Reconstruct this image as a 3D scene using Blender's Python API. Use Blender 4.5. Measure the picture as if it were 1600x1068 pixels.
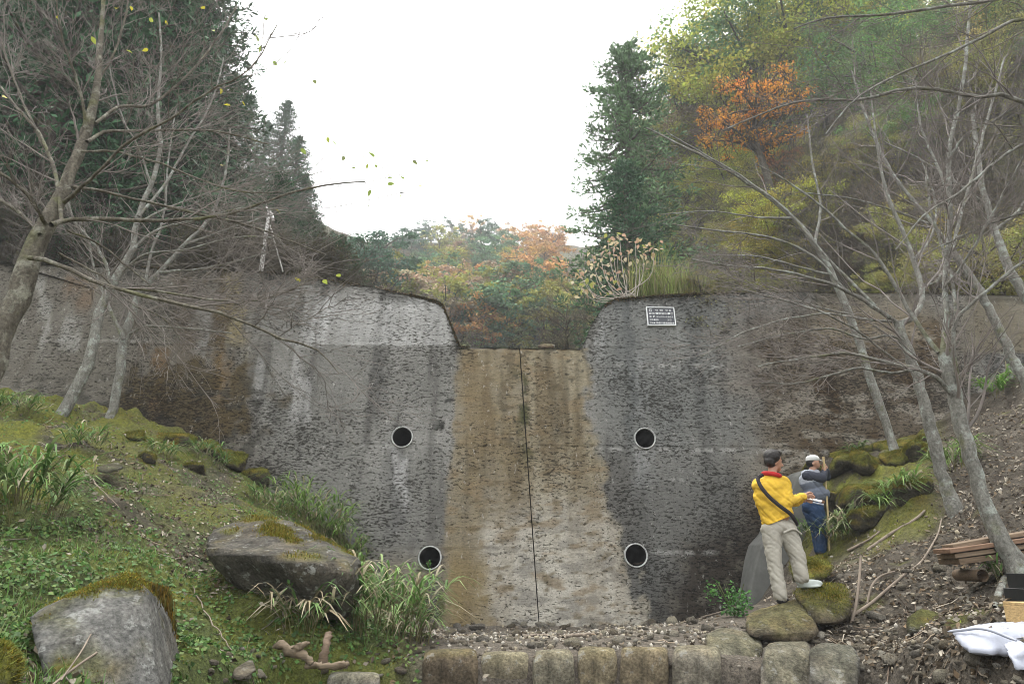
import bpy, bmesh, math, random
import numpy as np
from mathutils import Vector, Matrix
for o in list(bpy.data.objects):
    bpy.data.objects.remove(o, do_unlink=True)
SC = bpy.context.scene
COL = SC.collection
R = math.radians
random.seed(7)
# ------------------------------------------------------------------ camera
PITCH, ROLL, CAMZ = 18.0, 0.8, 1.5
cd = bpy.data.cameras.new('camera'); cam = bpy.data.objects.new('camera', cd); COL.objects.link(cam)
cd.sensor_width = 36; cd.lens = 24; cd.clip_end = 2000; cd.clip_start = 0.05
MCAM = Matrix.Rotation(R(90 + PITCH), 4, 'X') @ Matrix.Rotation(R(ROLL), 4, 'Z')
cam.matrix_world = Matrix.Translation((0, 0, CAMZ)) @ MCAM
SC.camera = cam
# ------------------------------------------------------------------ world, sun, exposure
world = bpy.data.worlds.new('World'); SC.world = world; world.use_nodes = True
wn = world.node_tree; wn.nodes.clear()
SUN_EL, SUN_AZ = 66.0, 340.0          # azimuth: degrees clockwise from +Y
sky = wn.nodes.new('ShaderNodeTexSky'); sky.sky_type = 'NISHITA'; sky.sun_disc = False
sky.sun_elevation = R(SUN_EL); sky.sun_rotation = R(SUN_AZ); sky.dust_density = 6.0; sky.air_density = 1.0
cloud = wn.nodes.new('ShaderNodeMixRGB'); cloud.inputs[0].default_value = 0.93
cloud.inputs[2].default_value = (8.5, 8.5, 8.5, 1)      # even white overcast over the blue
wn.links.new(sky.outputs[0], cloud.inputs[1])
bg = wn.nodes.new('ShaderNodeBackground'); bg.inputs[1].default_value = 0.095
wo = wn.nodes.new('ShaderNodeOutputWorld')
wn.links.new(cloud.outputs[0], bg.inputs[0]); wn.links.new(bg.outputs[0], wo.inputs[0])
sd = bpy.data.lights.new('sun', 'SUN'); sd.energy = 1.5; sd.angle = R(28); sd.color = (1, .97, .92)
sun = bpy.data.objects.new('sun', sd); COL.objects.link(sun)
saz = R(SUN_AZ)
sdir = Vector((math.sin(saz) * math.cos(R(SUN_EL)), math.cos(saz) * math.cos(R(SUN_EL)), math.sin(R(SUN_EL))))
sun.rotation_euler = sdir.to_track_quat('Z', 'Y').to_euler(); sun.location = (0, -5, 40)
SC.view_settings.view_transform = 'Standard'; SC.view_settings.look = 'None'
SC.view_settings.exposure = 2.0; SC.view_settings.gamma = 1.0; SC.view_settings.use_curve_mapping = False
SC.cycles.max_bounces = 6; SC.cycles.diffuse_bounces = 3; SC.cycles.transparent_max_bounces = 4
SC.cycles.use_denoising = True; SC.cycles.filter_width = 0.9
# ------------------------------------------------------------------ pixel of the photograph (1600 x 1068) + depth Y -> world point
FPX = 1600 * 24 / 36
M3 = np.array(MCAM.to_3x3())
def ray(px, py):
    d = np.stack([(np.asarray(px, float) - 800) / FPX, -(np.asarray(py, float) - 534) / FPX, -np.ones_like(np.asarray(px, float))], -1)
    return d @ M3.T
def P(px, py, Y):
    d = ray(px, py)
    return d * (np.asarray(Y, float) / d[..., 1])[..., None] + np.array([0, 0, CAMZ])
def V3(px, py, Y): return Vector(P(px, py, Y))
DAMY, DAMZ0, BAT = 13.0, 0.35, 0.19       # dam face: y = DAMY + BAT*(z-DAMZ0)
def PD(px, py):                            # pixel -> point of the dam face
    d = ray(px, py)
    t = (DAMY + BAT * (CAMZ - DAMZ0)) / (d[..., 1] - BAT * d[..., 2])
    return d * t[..., None] + np.array([0, 0, CAMZ])
def pix(p):                                # world -> pixel
    q = (np.asarray(p, float) - np.array([0, 0, CAMZ])) @ M3
    return 800 + FPX * q[..., 0] / -q[..., 2], 534 - FPX * q[..., 1] / -q[..., 2]
def sm(a, b, x): t = np.clip((x - a) / (b - a), 0, 1); return t * t * (3 - 2 * t)
def lerp(a, b, t): return a + (b - a) * t
# ------------------------------------------------------------------ numpy noise
_rs = np.random.RandomState(3)
_perm = _rs.permutation(4096); _grad = _rs.normal(size=(4096, 3)); _grad /= np.linalg.norm(_grad, axis=1)[:, None]
def _h(ix, iy, iz): return _perm[(_perm[(_perm[ix & 4095] + iy) & 4095] + iz) & 4095]
def pn(p):
    p = np.asarray(p, float); i = np.floor(p).astype(np.int64); f = p - i; u = f * f * f * (f * (f * 6 - 15) + 10)
    out = 0
    for dx in (0, 1):
        for dy in (0, 1):
            for dz in (0, 1):
                g = _grad[_h(i[..., 0] + dx, i[..., 1] + dy, i[..., 2] + dz)]
                w = (u[..., 0] if dx else 1 - u[..., 0]) * (u[..., 1] if dy else 1 - u[..., 1]) * (u[..., 2] if dz else 1 - u[..., 2])
                out = out + w * (g[..., 0] * (f[..., 0] - dx) + g[..., 1] * (f[..., 1] - dy) + g[..., 2] * (f[..., 2] - dz))
    return out * 1.6
def fbm(p, o=4, lac=2.03, g=.5):
    p = np.asarray(p, float); a, s, t = 1., 0, 0
    for k in range(o):
        s = s + a * pn(p + 17.3 * k); t += a; p = p * lac; a *= g
    return s / t
def n2(x, y, s, o=4, seed=0): return fbm(np.stack([np.asarray(x) * s, np.asarray(y) * s, np.full_like(np.asarray(x, float), seed * 7.7 + .5)], -1), o)
# ------------------------------------------------------------------ mesh helpers
def mk(name, V, F, mat=None, parent=None, smooth=False, col=None, link=True, mi=None):
    V = np.asarray(V, np.float32).reshape(-1, 3); F = np.asarray(F, np.int32)
    me = bpy.data.meshes.new(name); k = F.shape[1]
    me.vertices.add(len(V)); me.vertices.foreach_set('co', V.ravel())
    me.loops.add(F.size); me.loops.foreach_set('vertex_index', F.ravel())
    me.polygons.add(len(F)); me.polygons.foreach_set('loop_start', np.arange(0, F.size, k, dtype=np.int32))
    me.polygons.foreach_set('loop_total', np.full(len(F), k, np.int32))
    if smooth: me.polygons.foreach_set('use_smooth', np.ones(len(F), bool))
    if mi is not None: me.polygons.foreach_set('material_index', np.asarray(mi, np.int32))
    me.update(calc_edges=True)
    if col is not None:
        a = me.color_attributes.new('col', 'FLOAT_COLOR', 'POINT')
        c = np.ones((len(V), 4), np.float32); c[:, :col.shape[1]] = col; a.data.foreach_set('color', c.ravel())
    for m in (mat if isinstance(mat, (list, tuple)) else [mat]):
        if m: me.materials.append(m)
    if not link: return me
    return ob(name, me, parent)
def ob(name, me, parent=None):
    o = bpy.data.objects.new(name, me); COL.objects.link(o)
    if parent is not None: o.parent = parent
    return o
def tag(o, label=None, cat=None, group=None, kind=None):
    if label: o['label'] = label
    if cat: o['category'] = cat
    if group: o['group'] = group
    if kind: o['kind'] = kind
    return o
def empty(name, loc, label, cat, group=None):
    o = ob(name, None); o.location = loc; o.empty_display_size = .2
    return tag(o, label, cat, group)
def attach(o, t):                          # mesh built in world coordinates becomes a child of an Empty that stands at t.location
    o.parent = t; o.location = -Vector(t.location); return o
def bmo(name, bm, mat=None, parent=None, smooth=False):
    me = bpy.data.meshes.new(name); bm.to_mesh(me); bm.free()
    if smooth:
        for p in me.polygons: p.use_smooth = True
    for m in (mat if isinstance(mat, (list, tuple)) else [mat]):
        if m: me.materials.append(m)
    return ob(name, me, parent)
def grid_faces(nr, nc):
    i = np.arange((nr - 1) * (nc - 1)); r, c = i // (nc - 1), i % (nc - 1); a = r * nc + c
    return np.stack([a, a + 1, a + nc + 1, a + nc], -1)
def tubes(Pn, Rn, sides=5):                # (N,n,3), (N,n) -> V, F
    Pn = np.asarray(Pn, float); Rn = np.asarray(Rn, float); N, n, _ = Pn.shape
    T = np.gradient(Pn, axis=1); T /= np.linalg.norm(T, axis=-1, keepdims=True) + 1e-9
    ref = np.array([.31, .52, .79]); U = np.cross(T, ref); U /= np.linalg.norm(U, axis=-1, keepdims=True) + 1e-9
    W = np.cross(T, U); a = np.arange(sides) * 2 * np.pi / sides
    V = Pn[:, :, None] + Rn[:, :, None, None] * (np.cos(a)[None, None, :, None] * U[:, :, None] + np.sin(a)[None, None, :, None] * W[:, :, None])
    base = (np.arange(N) * n * sides)[:, None, None]; r = np.arange(n - 1)[None, :, None] * sides; s = np.arange(sides)[None, None]; s2 = (s + 1) % sides
    F = np.stack([base + r + s, base + r + s2, base + r + sides + s2, base + r + sides + s], -1).reshape(-1, 4)
    return V.reshape(-1, 3), F
def cat(parts):
    Vs, Fs, o = [], [], 0
    for v, f in parts: Vs.append(v); Fs.append(np.asarray(f) + o); o += len(v)
    return np.concatenate(Vs), np.concatenate(Fs)
def resample(pts, n, smooth=True):         # Catmull-Rom through the points, n samples
    pts = np.asarray(pts, float); k = len(pts)
    d = np.r_[0, np.cumsum(np.linalg.norm(np.diff(pts[:, :3], axis=0), axis=1))]; s = np.linspace(0, d[-1], n)
    m = np.gradient(pts, d, axis=0) if k > 2 else np.repeat((pts[1:] - pts[:1]) / d[-1], 2, 0)
    i = np.clip(np.searchsorted(d, s, 'right') - 1, 0, k - 2); h = d[i + 1] - d[i]; t = ((s - d[i]) / h)[:, None]; h = h[:, None]
    return (2 * t**3 - 3 * t**2 + 1) * pts[i] + (t**3 - 2 * t**2 + t) * h * m[i] + (-2 * t**3 + 3 * t**2) * pts[i + 1] + (t**3 - t**2) * h * m[i + 1]
# ------------------------------------------------------------------ materials
def newmat(name, rough=.85, spec=.25):
    m = bpy.data.materials.new(name); m.use_nodes = True; b = m.node_tree.nodes['Principled BSDF']
    b.inputs['Roughness'].default_value = rough; b.inputs['Specular IOR Level'].default_value = spec
    return m, m.node_tree, b
def nd(t, kind, **kw):
    n = t.nodes.new(kind)
    for k, v in kw.items():
        if hasattr(n, k): setattr(n, k, v)
        else: n.inputs[k.replace('_', ' ')].default_value = v
    return n
def ramp(t, src, stops):
    r = t.nodes.new('ShaderNodeValToRGB'); e = r.color_ramp.elements
    while len(e) < len(stops): e.new(0.5)
    for x, (p, c) in zip(e, stops):
        x.position = p; x.color = c if len(c) == 4 else (*c, 1)
    t.links.new(src, r.inputs[0]); return r.outputs[0]
def mixc(t, fac, a, b, mode='MIX'):
    m = t.nodes.new('ShaderNodeMixRGB'); m.blend_type = mode
    for i, s in enumerate((fac, a, b)):
        if isinstance(s, bpy.types.NodeSocket): t.links.new(s, m.inputs[i])
        elif i == 0: m.inputs[0].default_value = s
        else: m.inputs[i].default_value = (*s, 1) if len(s) == 3 else s
    return m.outputs[0]
def coords(t, scale=(1, 1, 1), kind='Object'):
    c = t.nodes.new('ShaderNodeTexCoord'); m = t.nodes.new('ShaderNodeMapping'); m.inputs['Scale'].default_value = scale
    t.links.new(c.outputs[kind], m.inputs[0]); return m.outputs[0]
def noise(t, vec, scale, detail=4, rough=.55, dist=0.):
    n = t.nodes.new('ShaderNodeTexNoise'); n.inputs['Scale'].default_value = scale; n.inputs['Detail'].default_value = detail
    n.inputs['Roughness'].default_value = rough; n.inputs['Distortion'].default_value = dist
    t.links.new(vec, n.inputs['Vector']); return n.outputs['Fac']
def bump(t, b, h, strength=.5, dist=.02, prev=None):
    n = t.nodes.new('ShaderNodeBump'); n.inputs['Strength'].default_value = strength; n.inputs['Distance'].default_value = dist
    t.links.new(h, n.inputs['Height'])
    if prev is not None: t.links.new(prev, n.inputs['Normal'])
    t.links.new(n.outputs[0], b.inputs['Normal']); return n.outputs[0]
def colattr(t):
    a = t.nodes.new('ShaderNodeVertexColor'); a.layer_name = 'col'; return a
def plain(name, c, rough=.7, var=.25, scale=8., bmp=.2, spec=.25, kind='Object'):
    m, t, b = newmat(name, rough, spec); v = coords(t, kind=kind); n = noise(t, v, scale, 5, .6)
    c = np.array(c); t.links.new(ramp(t, n, [(.3, tuple(c * (1 - var))), (.7, tuple(np.minimum(c * (1 + var), 1)))]), b.inputs[0])
    if bmp: bump(t, b, noise(t, v, scale * 5, 4), bmp, .01)
    return m
# ================================================================== DAM
def dam_material():
    m, t, b = newmat('weathered_concrete', .9, .2)
    ca = colattr(t); v = coords(t)
    # bark-like pitted relief: short dark horizontal dashes
    vs = coords(t, (15, 15, 36)); n1 = noise(t, vs, 1.0, 4, .6, .15)
    vs2 = coords(t, (9, 9, 46)); n2_ = noise(t, vs2, 1.0, 4, .6, .1)
    fine = noise(t, coords(t, (30, 30, 45)), 1.0, 4, .6)
    # pits: amount rules the threshold (alpha); two sizes, crowded in patches
    big = noise(t, coords(t, (9, 9, 26)), 1.0, 4, .62, .2); low = noise(t, coords(t, (.7, .7, .5)), 1.0, 3, .6)
    def mad(x, k, y):
        q = t.nodes.new('ShaderNodeMath'); q.operation = 'MULTIPLY_ADD'; t.links.new(x, q.inputs[0]); q.inputs[1].default_value = k
        if isinstance(y, float): q.inputs[2].default_value = y
        else: t.links.new(y, q.inputs[2])
        return q.outputs[0]
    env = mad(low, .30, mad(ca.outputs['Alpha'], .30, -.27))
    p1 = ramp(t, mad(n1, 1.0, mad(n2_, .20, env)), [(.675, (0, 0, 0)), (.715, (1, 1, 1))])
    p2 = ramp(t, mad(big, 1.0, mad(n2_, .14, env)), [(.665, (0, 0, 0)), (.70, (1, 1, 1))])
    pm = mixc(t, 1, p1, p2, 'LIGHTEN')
    dash = ramp(t, n2_, [(.33, (.84, .84, .84)), (.5, (1.0, 1.0, 1.0)), (.68, (1.10, 1.10, 1.10))])
    c = mixc(t, 1.0, ca.outputs['Color'], dash, 'MULTIPLY')
    c = mixc(t, 1.0, c, ramp(t, fine, [(.3, (.74, .74, .74)), (.7, (1.24, 1.24, 1.24))]), 'MULTIPLY')
    c = mixc(t, ramp(t, noise(t, coords(t, (9, 9, 4)), 1.3, 5, .65), [(.62, (0, 0, 0)), (.72, (.5, .5, .5))]), c, (.44, .43, .40))
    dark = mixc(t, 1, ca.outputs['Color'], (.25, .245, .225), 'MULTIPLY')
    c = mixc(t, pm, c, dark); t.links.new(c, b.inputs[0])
    inv = t.nodes.new('ShaderNodeMath'); inv.operation = 'SUBTRACT'; inv.inputs[0].default_value = 1; t.links.new(pm, inv.inputs[1])
    p = bump(t, b, inv.outputs[0], .9, .02)
    p = bump(t, b, n2_, .45, .015, p); bump(t, b, fine, .5, .008, p)
    return m
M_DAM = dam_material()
# crest line as (pixel x, pixel y) across the face
OUT = [(-700, 395), (-200, 405), (0, 412), (300, 419), (430, 426), (560, 444), (640, 460), (682, 470), (692, 476), (719, 542),
       (908, 546), (926, 503), (945, 476), (962, 467), (1040, 461), (1100, 458), (1250, 455), (1600, 461), (1800, 464), (2400, 472)]
_o = PD(np.array([p[0] for p in OUT]), np.array([p[1] for p in OUT])); OX, OZ = _o[:, 0], _o[:, 2]
def topz(x): return np.interp(x, OX, OZ)
_j = PD(np.array([812., 842.]), np.array([545., 972.]))
def xjoint(z): return lerp(_j[1, 0], _j[0, 0], (z - _j[1, 2]) / (_j[0, 2] - _j[1, 2]))
ZB = -1.0
PIPES = [(629, 683), (672, 871), (1007, 685), (993, 867)]
PIPE_C = [PD(np.array(a), np.array(b)) for a, b in PIPES]
PIPE_R = .205
LIFTS = [PD(np.array(800.), np.array(q))[2] for q in (543, 697, 858)]
def stain(px, py, x, z):
    """weathering of the concrete as it lies on the face: colour (linear) and pit density"""
    n = lambda s, o=4, k=0, ax=1., az=1.: 1.75 * n2(x * ax, z * az, s, o, k)
    col = np.empty((len(x), 3)); col[:] = (.150, .148, .135); a = np.full(len(x), .42)
    def put(c, w):
        w = np.clip(w, 0, 1)[:, None]; col[:] = col * (1 - w) + np.array(c) * w
    streak = n(1.0, 4, 1, 2.2, .22); streak2 = n(1.0, 4, 2, 5., .3); blot = n(.55, 4, 3); fine = n(2.2, 4, 4)
    put((.21, .207, .192), sm(-.1, .4, blot) * .7)
    put((.075, .073, .066), sm(.05, .5, streak) * .8)
    put((.25, .25, .24), sm(.35, .85, streak2) * .22)
    # left wing: brownish grey with runs
    lw = sm(450, 330, px + 40 * blot)
    put((.098, .088, .068), lw * .8); a -= .02 * lw
    for cx, w, y0, y1, c, s in [(345, 12, 425, 620, (.075, .052, .022), .85), (368, 14, 430, 540, (.24, .20, .10), .6), (318, 10, 480, 600, (.25, .25, .24), .45),
                                (64, 10, 440, 540, (.27, .27, .25), .5), (115, 12, 500, 545, (.28, .28, .26), .5), (250, 16, 540, 660, (.10, .06, .025), .8),
                                (405, 8, 560, 620, (.28, .28, .27), .5), (290, 14, 420, 560, (.09, .07, .05), .7), (205, 25, 430, 520, (.07, .065, .055), .6), (120, 18, 420, 470, (.12, .075, .04), .6),
                                (350, 16, 560, 680, (.15, .10, .045), .5), (978, 11, 460, 560, (.055, .058, .055), .85), (990, 14, 560, 705, (.07, .075, .072), .8), (1000, 5, 560, 650, (.36, .36, .35), .5),
                                (1062, 12, 500, 560, (.34, .34, .31), .45), (940, 8, 480, 545, (.36, .37, .36), .5), (585, 14, 560, 640, (.09, .09, .085), .4), (625, 22, 700, 850, (.10, .10, .095), .6),
                                (625, 9, 705, 770, (.38, .38, .37), .6), (470, 7, 550, 660, (.36, .36, .35), .45), (1040, 30, 640, 700, (.10, .105, .10), .5), (1005, 14, 700, 770, (.36, .37, .37), .35), (1020, 26, 880, 970, (.07, .07, .066), .8)]:
        d = np.abs(px - cx + 10 * fine + 16 * streak2)
        put(c, sm(w * 1.5, w * .4, d) * sm(y0 - 14, y0 + 14, py + 20 * fine) * sm(y1 + 30, y1 - 20, py + 30 * fine) * s)
    # dark moss low on the left wing
    e = ((px - 310) / 125)**2 + ((py - 635) / 75)**2
    put((.055, .040, .016), sm(1.2, .45, e + .9 * fine + .5 * streak) * .9); a += .14 * sm(1.2, .4, e)
    put((.035, .034, .027), sm(.12, .35, n(3., 3, 9)) * sm(470, 380, px) * sm(560, 620, py) * .7)
    # pale bands on the upper left lift
    w = sm(440, 500, px + 25 * fine) * sm(716, 690, px) * sm(452, 482, py + 14 * streak2) * sm(542, 538, py)
    put((.34, .342, .33), w * np.clip(.62 + .5 * streak2 + .25 * blot, .15, 1)); a -= .06 * w
    # right of the notch, cool grey; then dark brown field
    w = sm(915, 960, px) * sm(1200, 1100, px + 60 * blot) * sm(760, 600, py); put((.105, .112, .108), w * .6); put((.075, .076, .070), sm(955, 1010, px + 20 * fine) * sm(1260, 1150, px) * sm(690, 760, py + 30 * blot) * .6)
    w = sm(1120, 1230, px + 60 * blot) * sm(1560, 1440, px) * sm(470, 520, py)
    put((.088, .068, .043), w * .88); a += .07 * w
    put((.055, .035, .016), w * sm(.0, .4, n(1., 4, 5, 1.6, .8)) * .85)
    put((.27, .25, .21), w * sm(.12, .4, n(2.6, 4, 6, .6, 1.3)) * .55)
    w = sm(1480, 1530, px + 20 * blot) * sm(555, 548, py); put((.13, .112, .075), w * .8); a -= .15 * w
    w = sm(1250, 1300, px) * sm(1500, 1400, px) * sm(560, 500, py); put((.15, .115, .06), w * .5)
    # lower right, nearly black brown
    w = sm(1010, 1080, px + 40 * blot) * sm(770, 860, py + 40 * blot); put((.024, .019, .013), w * .95); a += .04 * w
    put((.11, .10, .08), w * sm(.1, .4, n(3., 3, 8)) * .45)
    # foot of the left wall by the drain
    w = sm(560, 620, px) * sm(740, 700, px) * sm(820, 900, py + 30 * blot); put((.15, .125, .085), w * .7); a -= .08 * w
    # spillway: ochre water stain between two edges that spread downwards
    tt = (py - 545) / 425
    xl = lerp(719, 690, tt) + 9 * fine + 4 * streak2; xr = 908 + 60 * tt + 45 * tt**3 + 20 * fine + 6 * streak2
    w = sm(-7, 7, px - xl) * sm(10, -10, px - xr) * sm(543, 545, py)
    put((.165, .136, .084), w * np.clip(.85 + .25 * fine, 0, 1)); a -= .13 * w
    put((.135, .10, .05), w * sm(835, 760, px) * sm(-.2, .4, n(1., 4, 11, 1.6, .35)) * .6)
    rgt = sm(818, 832, px - 15 * tt)
    put((.225, .20, .14), w * rgt * (.55 + .45 * fine)); put((.30, .28, .22), w * rgt * sm(700, 840, py) * .75)
    low = sm(740, 860, py + 60 * n(.8, 4, 12)) * sm(725, 770, px + 15 * fine)
    put((.33, .315, .27), w * low * .85)
    put((.19, .18, .155), w * low * sm(.0, .3, n(4, 3, 13, .7, 1.2)) * .9)
    put((.17, .125, .07), w * sm(.15, .5, n(3.2, 4, 14, .6, 1.3)) * .6); put((.10, .08, .045), w * sm(.3, .55, n(6., 3, 18, .6, 1.3)) * .7)
    put((.17, .13, .06), sm(692, 712, px) * sm(780, 745, px + 14 * fine) * sm(840, 900, py) * .7)
    put((.03, .03, .022), w * sm(.36, .5, n(5.5, 3, 15, 1, 1.1)) * sm(760, 640, py) * sm(760, 800, px) * .75)
    put((.10, .075, .04), w * sm(.05, .5, streak) * .65 * (.35 + .65 * sm(860, 660, py))); put((.06, .05, .03), w * sm(.15, .5, streak2) * .5 * (.3 + .7 * sm(860, 660, py)))
    put((.035, .04, .012), sm(13, 3, np.abs(px - (812 + 30 * tt) + 5 * fine)) * sm(545, 600, py) * sm(740, 690, py) * sm(-.3, .2, n(3, 3, 16)) * .9)
    # moss under the drain
    e = ((px - 668) / 42)**2 + ((py - 935) / 34)**2; put((.045, .055, .012), sm(1.2, .5, e + 1.2 * fine) * .9)
    put((.10, .095, .09), sm(14, 6, np.abs(px - 676)) * sm(885, 900, py) * .7)
    put((.02, .021, .017), sm(.15, .35, n(3.4, 3, 17)) * sm(18, 4, np.abs(px - xl + 18)) * sm(560, 600, py) * sm(760, 690, py) * .9)
    # lime lines along the casting joints
    for q, x0, x1, s in [(543, 440, 716, .35), (566, 960, 1140, .6), (697, 925, 1340, .5), (697, 560, 625, .5), (857, 1010, 1120, .42), (539, 0, 250, .3), (743, 1010, 1120, .25)]:
        yy = q + .0145 * (px - 800)
        put((.34, .34, .32), sm(6, 1, np.abs(py - yy - 2 + 2.5 * fine)) * sm(x0 - 15, x0 + 15, px) * sm(x1 + 15, x1 - 15, px) * sm(-.2, .45, streak2 + fine * .8) * s)
    # lichen fringe below the crest
    dz = topz(x) - z
    put((.022, .022, .017), sm(.34, .02, dz + .22 * fine + .1 * streak2) * sm(.2, -.1, (np.abs(px - 813) < 96) - .5) * .6)
    return np.clip(col, .008, 1), np.clip(a, 0, 1)
def dam_block(name, side):
    dx, dz, gap = .05, .028, .009
    nc = 262; zs = np.arange(ZB, OZ.max() + dz, dz); nr = len(zs)
    s = np.linspace(0, 1, nc); Z = np.repeat(zs[:, None], nc, 1)
    if side < 0: X = lerp(-13.2, (xjoint(zs) - gap)[:, None], s[None])
    else: X = lerp((xjoint(zs) + gap)[:, None], 13.2, s[None])
    T = topz(X); Z = np.minimum(Z, T); clip = zs[:, None] > T + dz
    x, z = X.ravel(), Z.ravel()
    y = DAMY + BAT * (z - DAMZ0)
    px, py = pix(np.stack([x, y, z], -1))
    colr, al = stain(px, py, x, z)
    rel = .012 * n2(x * .7, z * 2.4, 2.2, 4, 21) + .006 * n2(x, z * 3, 5, 3, 22) + .02 * n2(x, z, .4, 2, 23)
    for L in LIFTS:
        d = z - (L + .008 * x)
        rel = rel + np.where(np.abs(d) < .02, .006, 0) - np.where((d > .02) & (d < .09), .006, 0)
    dtop = T.ravel() - z; rel = np.where(dtop < .06, rel + .02 + .03 * np.abs(n2(x, z, 3, 3, 24)), rel)
    Yf = y + rel
    V = np.stack([x, Yf, z], -1); F = grid_faces(nr, nc); k0 = F
    r0 = k0[:, 3] // nc; keep = ~(clip.ravel()[k0[:, 3]] & clip.ravel()[k0[:, 2]] | (zs[r0 - 1] >= np.minimum(T.ravel()[k0[:, 0]], T.ravel()[k0[:, 1]]) + 0 * r0) & (Z.ravel()[k0[:, 3]] - Z.ravel()[k0[:, 0]] < 1e-5) & (Z.ravel()[k0[:, 2]] - Z.ravel()[k0[:, 1]] < 1e-5))
    for c in PIPE_C:                       # real holes for the drains
        d = np.hypot(x - c[0], (z - c[2]) * math.hypot(1, BAT)); ins = d < PIPE_R * .96
        keep &= ~(ins[F].sum(1) >= 2)
    F = F[keep]
    # crest, back and joint faces
    parts = [(V, F)]; cols = [np.c_[colr, al]]
    cx = np.linspace(X[-1, 0] if side < 0 else X[-1, 0], X[-1, -1], 500)
    cz = topz(cx); cy = DAMY + BAT * (cz - DAMZ0); TH = 1.5
    rows = [np.stack([cx, cy + .01, cz], -1), np.stack([cx, cy + TH * .5, cz + .01 * n2(cx, cz, 3)], -1), np.stack([cx, cy + TH, cz], -1), np.stack([cx, cy + TH + .2, np.full_like(cx, ZB)], -1)]
    tv = np.concatenate(rows); tf = grid_faces(4, 500)
    parts.append((tv, tf)); cols.append(np.tile(np.array([.10, .10, .085, .4]), (len(tv), 1)))
    jx = xjoint(zs[:: 8]) + side * gap; jz = np.minimum(zs[::8], topz(jx)); jy = DAMY + BAT * (jz - DAMZ0)
    jv = np.concatenate([np.stack([jx, jy, jz], -1), np.stack([jx, jy + TH, jz], -1)]); jf = grid_faces(2, len(jx))
    parts.append((jv, jf)); cols.append(np.tile(np.array([.05, .05, .04, .4]), (len(jv), 1)))
    v, f = cat(parts)
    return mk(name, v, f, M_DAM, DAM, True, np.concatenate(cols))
DAM = empty('check_dam', (0, DAMY, DAMZ0), 'tall grey stained concrete check dam across the valley with an ochre spillway', 'dam')
for s_ in (-1, 1):
    b_ = dam_block('concrete_block', s_); b_.location = -DAM.location
    tag(b_, 'left concrete block of the dam with brown runs' if s_ < 0 else 'right concrete block of the dam with dark brown field')
# drains
M_PVC = plain('weathered_plastic_pipe', (.42, .43, .42), .55, .5, 14, .2)
M_PIN = plain('dark_pipe_inside', (.012, .012, .011), .8, .4, 10, .2)  # near-black colour over the whole pipe bore
DRL = ['white rimmed drain pipe in the dam, upper one left of the spillway', 'white rimmed drain pipe with a green sprig inside, lower left of the spillway',
       'white rimmed drain pipe in the dam, upper one right of the spillway', 'white rimmed drain pipe in the dam, lower one right of the spillway with dirt inside']
M_DIRT = plain('pipe_dirt', (.07, .055, .04), .95, .4, 20, .5)
def ring(prof, c, n=40):                   # profile of (radius, y) swept round the pipe axis
    a = np.linspace(0, 2 * np.pi, n + 1)[:-1]; V = []
    for r, y in prof: V.append(np.stack([c[0] + r * np.cos(a), c[1] + y + 0 * a, c[2] + r * np.sin(a)], -1))
    f = []
    for k in range(len(prof) - 1):
        for i in range(n): f.append((k * n + i, k * n + (i + 1) % n, (k + 1) * n + (i + 1) % n, (k + 1) * n + i))
    return np.concatenate(V), np.array(f)
for k, c in enumerate(PIPE_C):
    t_ = empty('drain_pipe', c, DRL[k], 'drain pipe', 'drain pipes in the dam')
    c0 = np.array([0, 0, 0.])
    v, f = ring([(PIPE_R - .012, 1.2), (PIPE_R - .012, -.07), (PIPE_R - .006, -.08), (PIPE_R + .006, -.08), (PIPE_R + .010, -.07), (PIPE_R + .010, .3)], c0)
    mk('pipe_rim', v, f, M_PVC, t_, True)
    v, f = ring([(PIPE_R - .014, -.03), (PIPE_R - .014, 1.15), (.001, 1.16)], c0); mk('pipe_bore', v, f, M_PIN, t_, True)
    gx, gy = np.meshgrid(np.linspace(-.14, .14, 14), np.linspace(-.03, .9, 14)); 
    gz = -PIPE_R + .035 + .03 * n2(gx + k, gy, 9) + (.02 if k in (1, 3) else -.01) + .35 * np.maximum(0, np.abs(gx) - .05)
    mk('silt', np.stack([gx, gy, gz], -1).reshape(-1, 3), grid_faces(14, 14), M_DIRT, t_, True)
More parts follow.
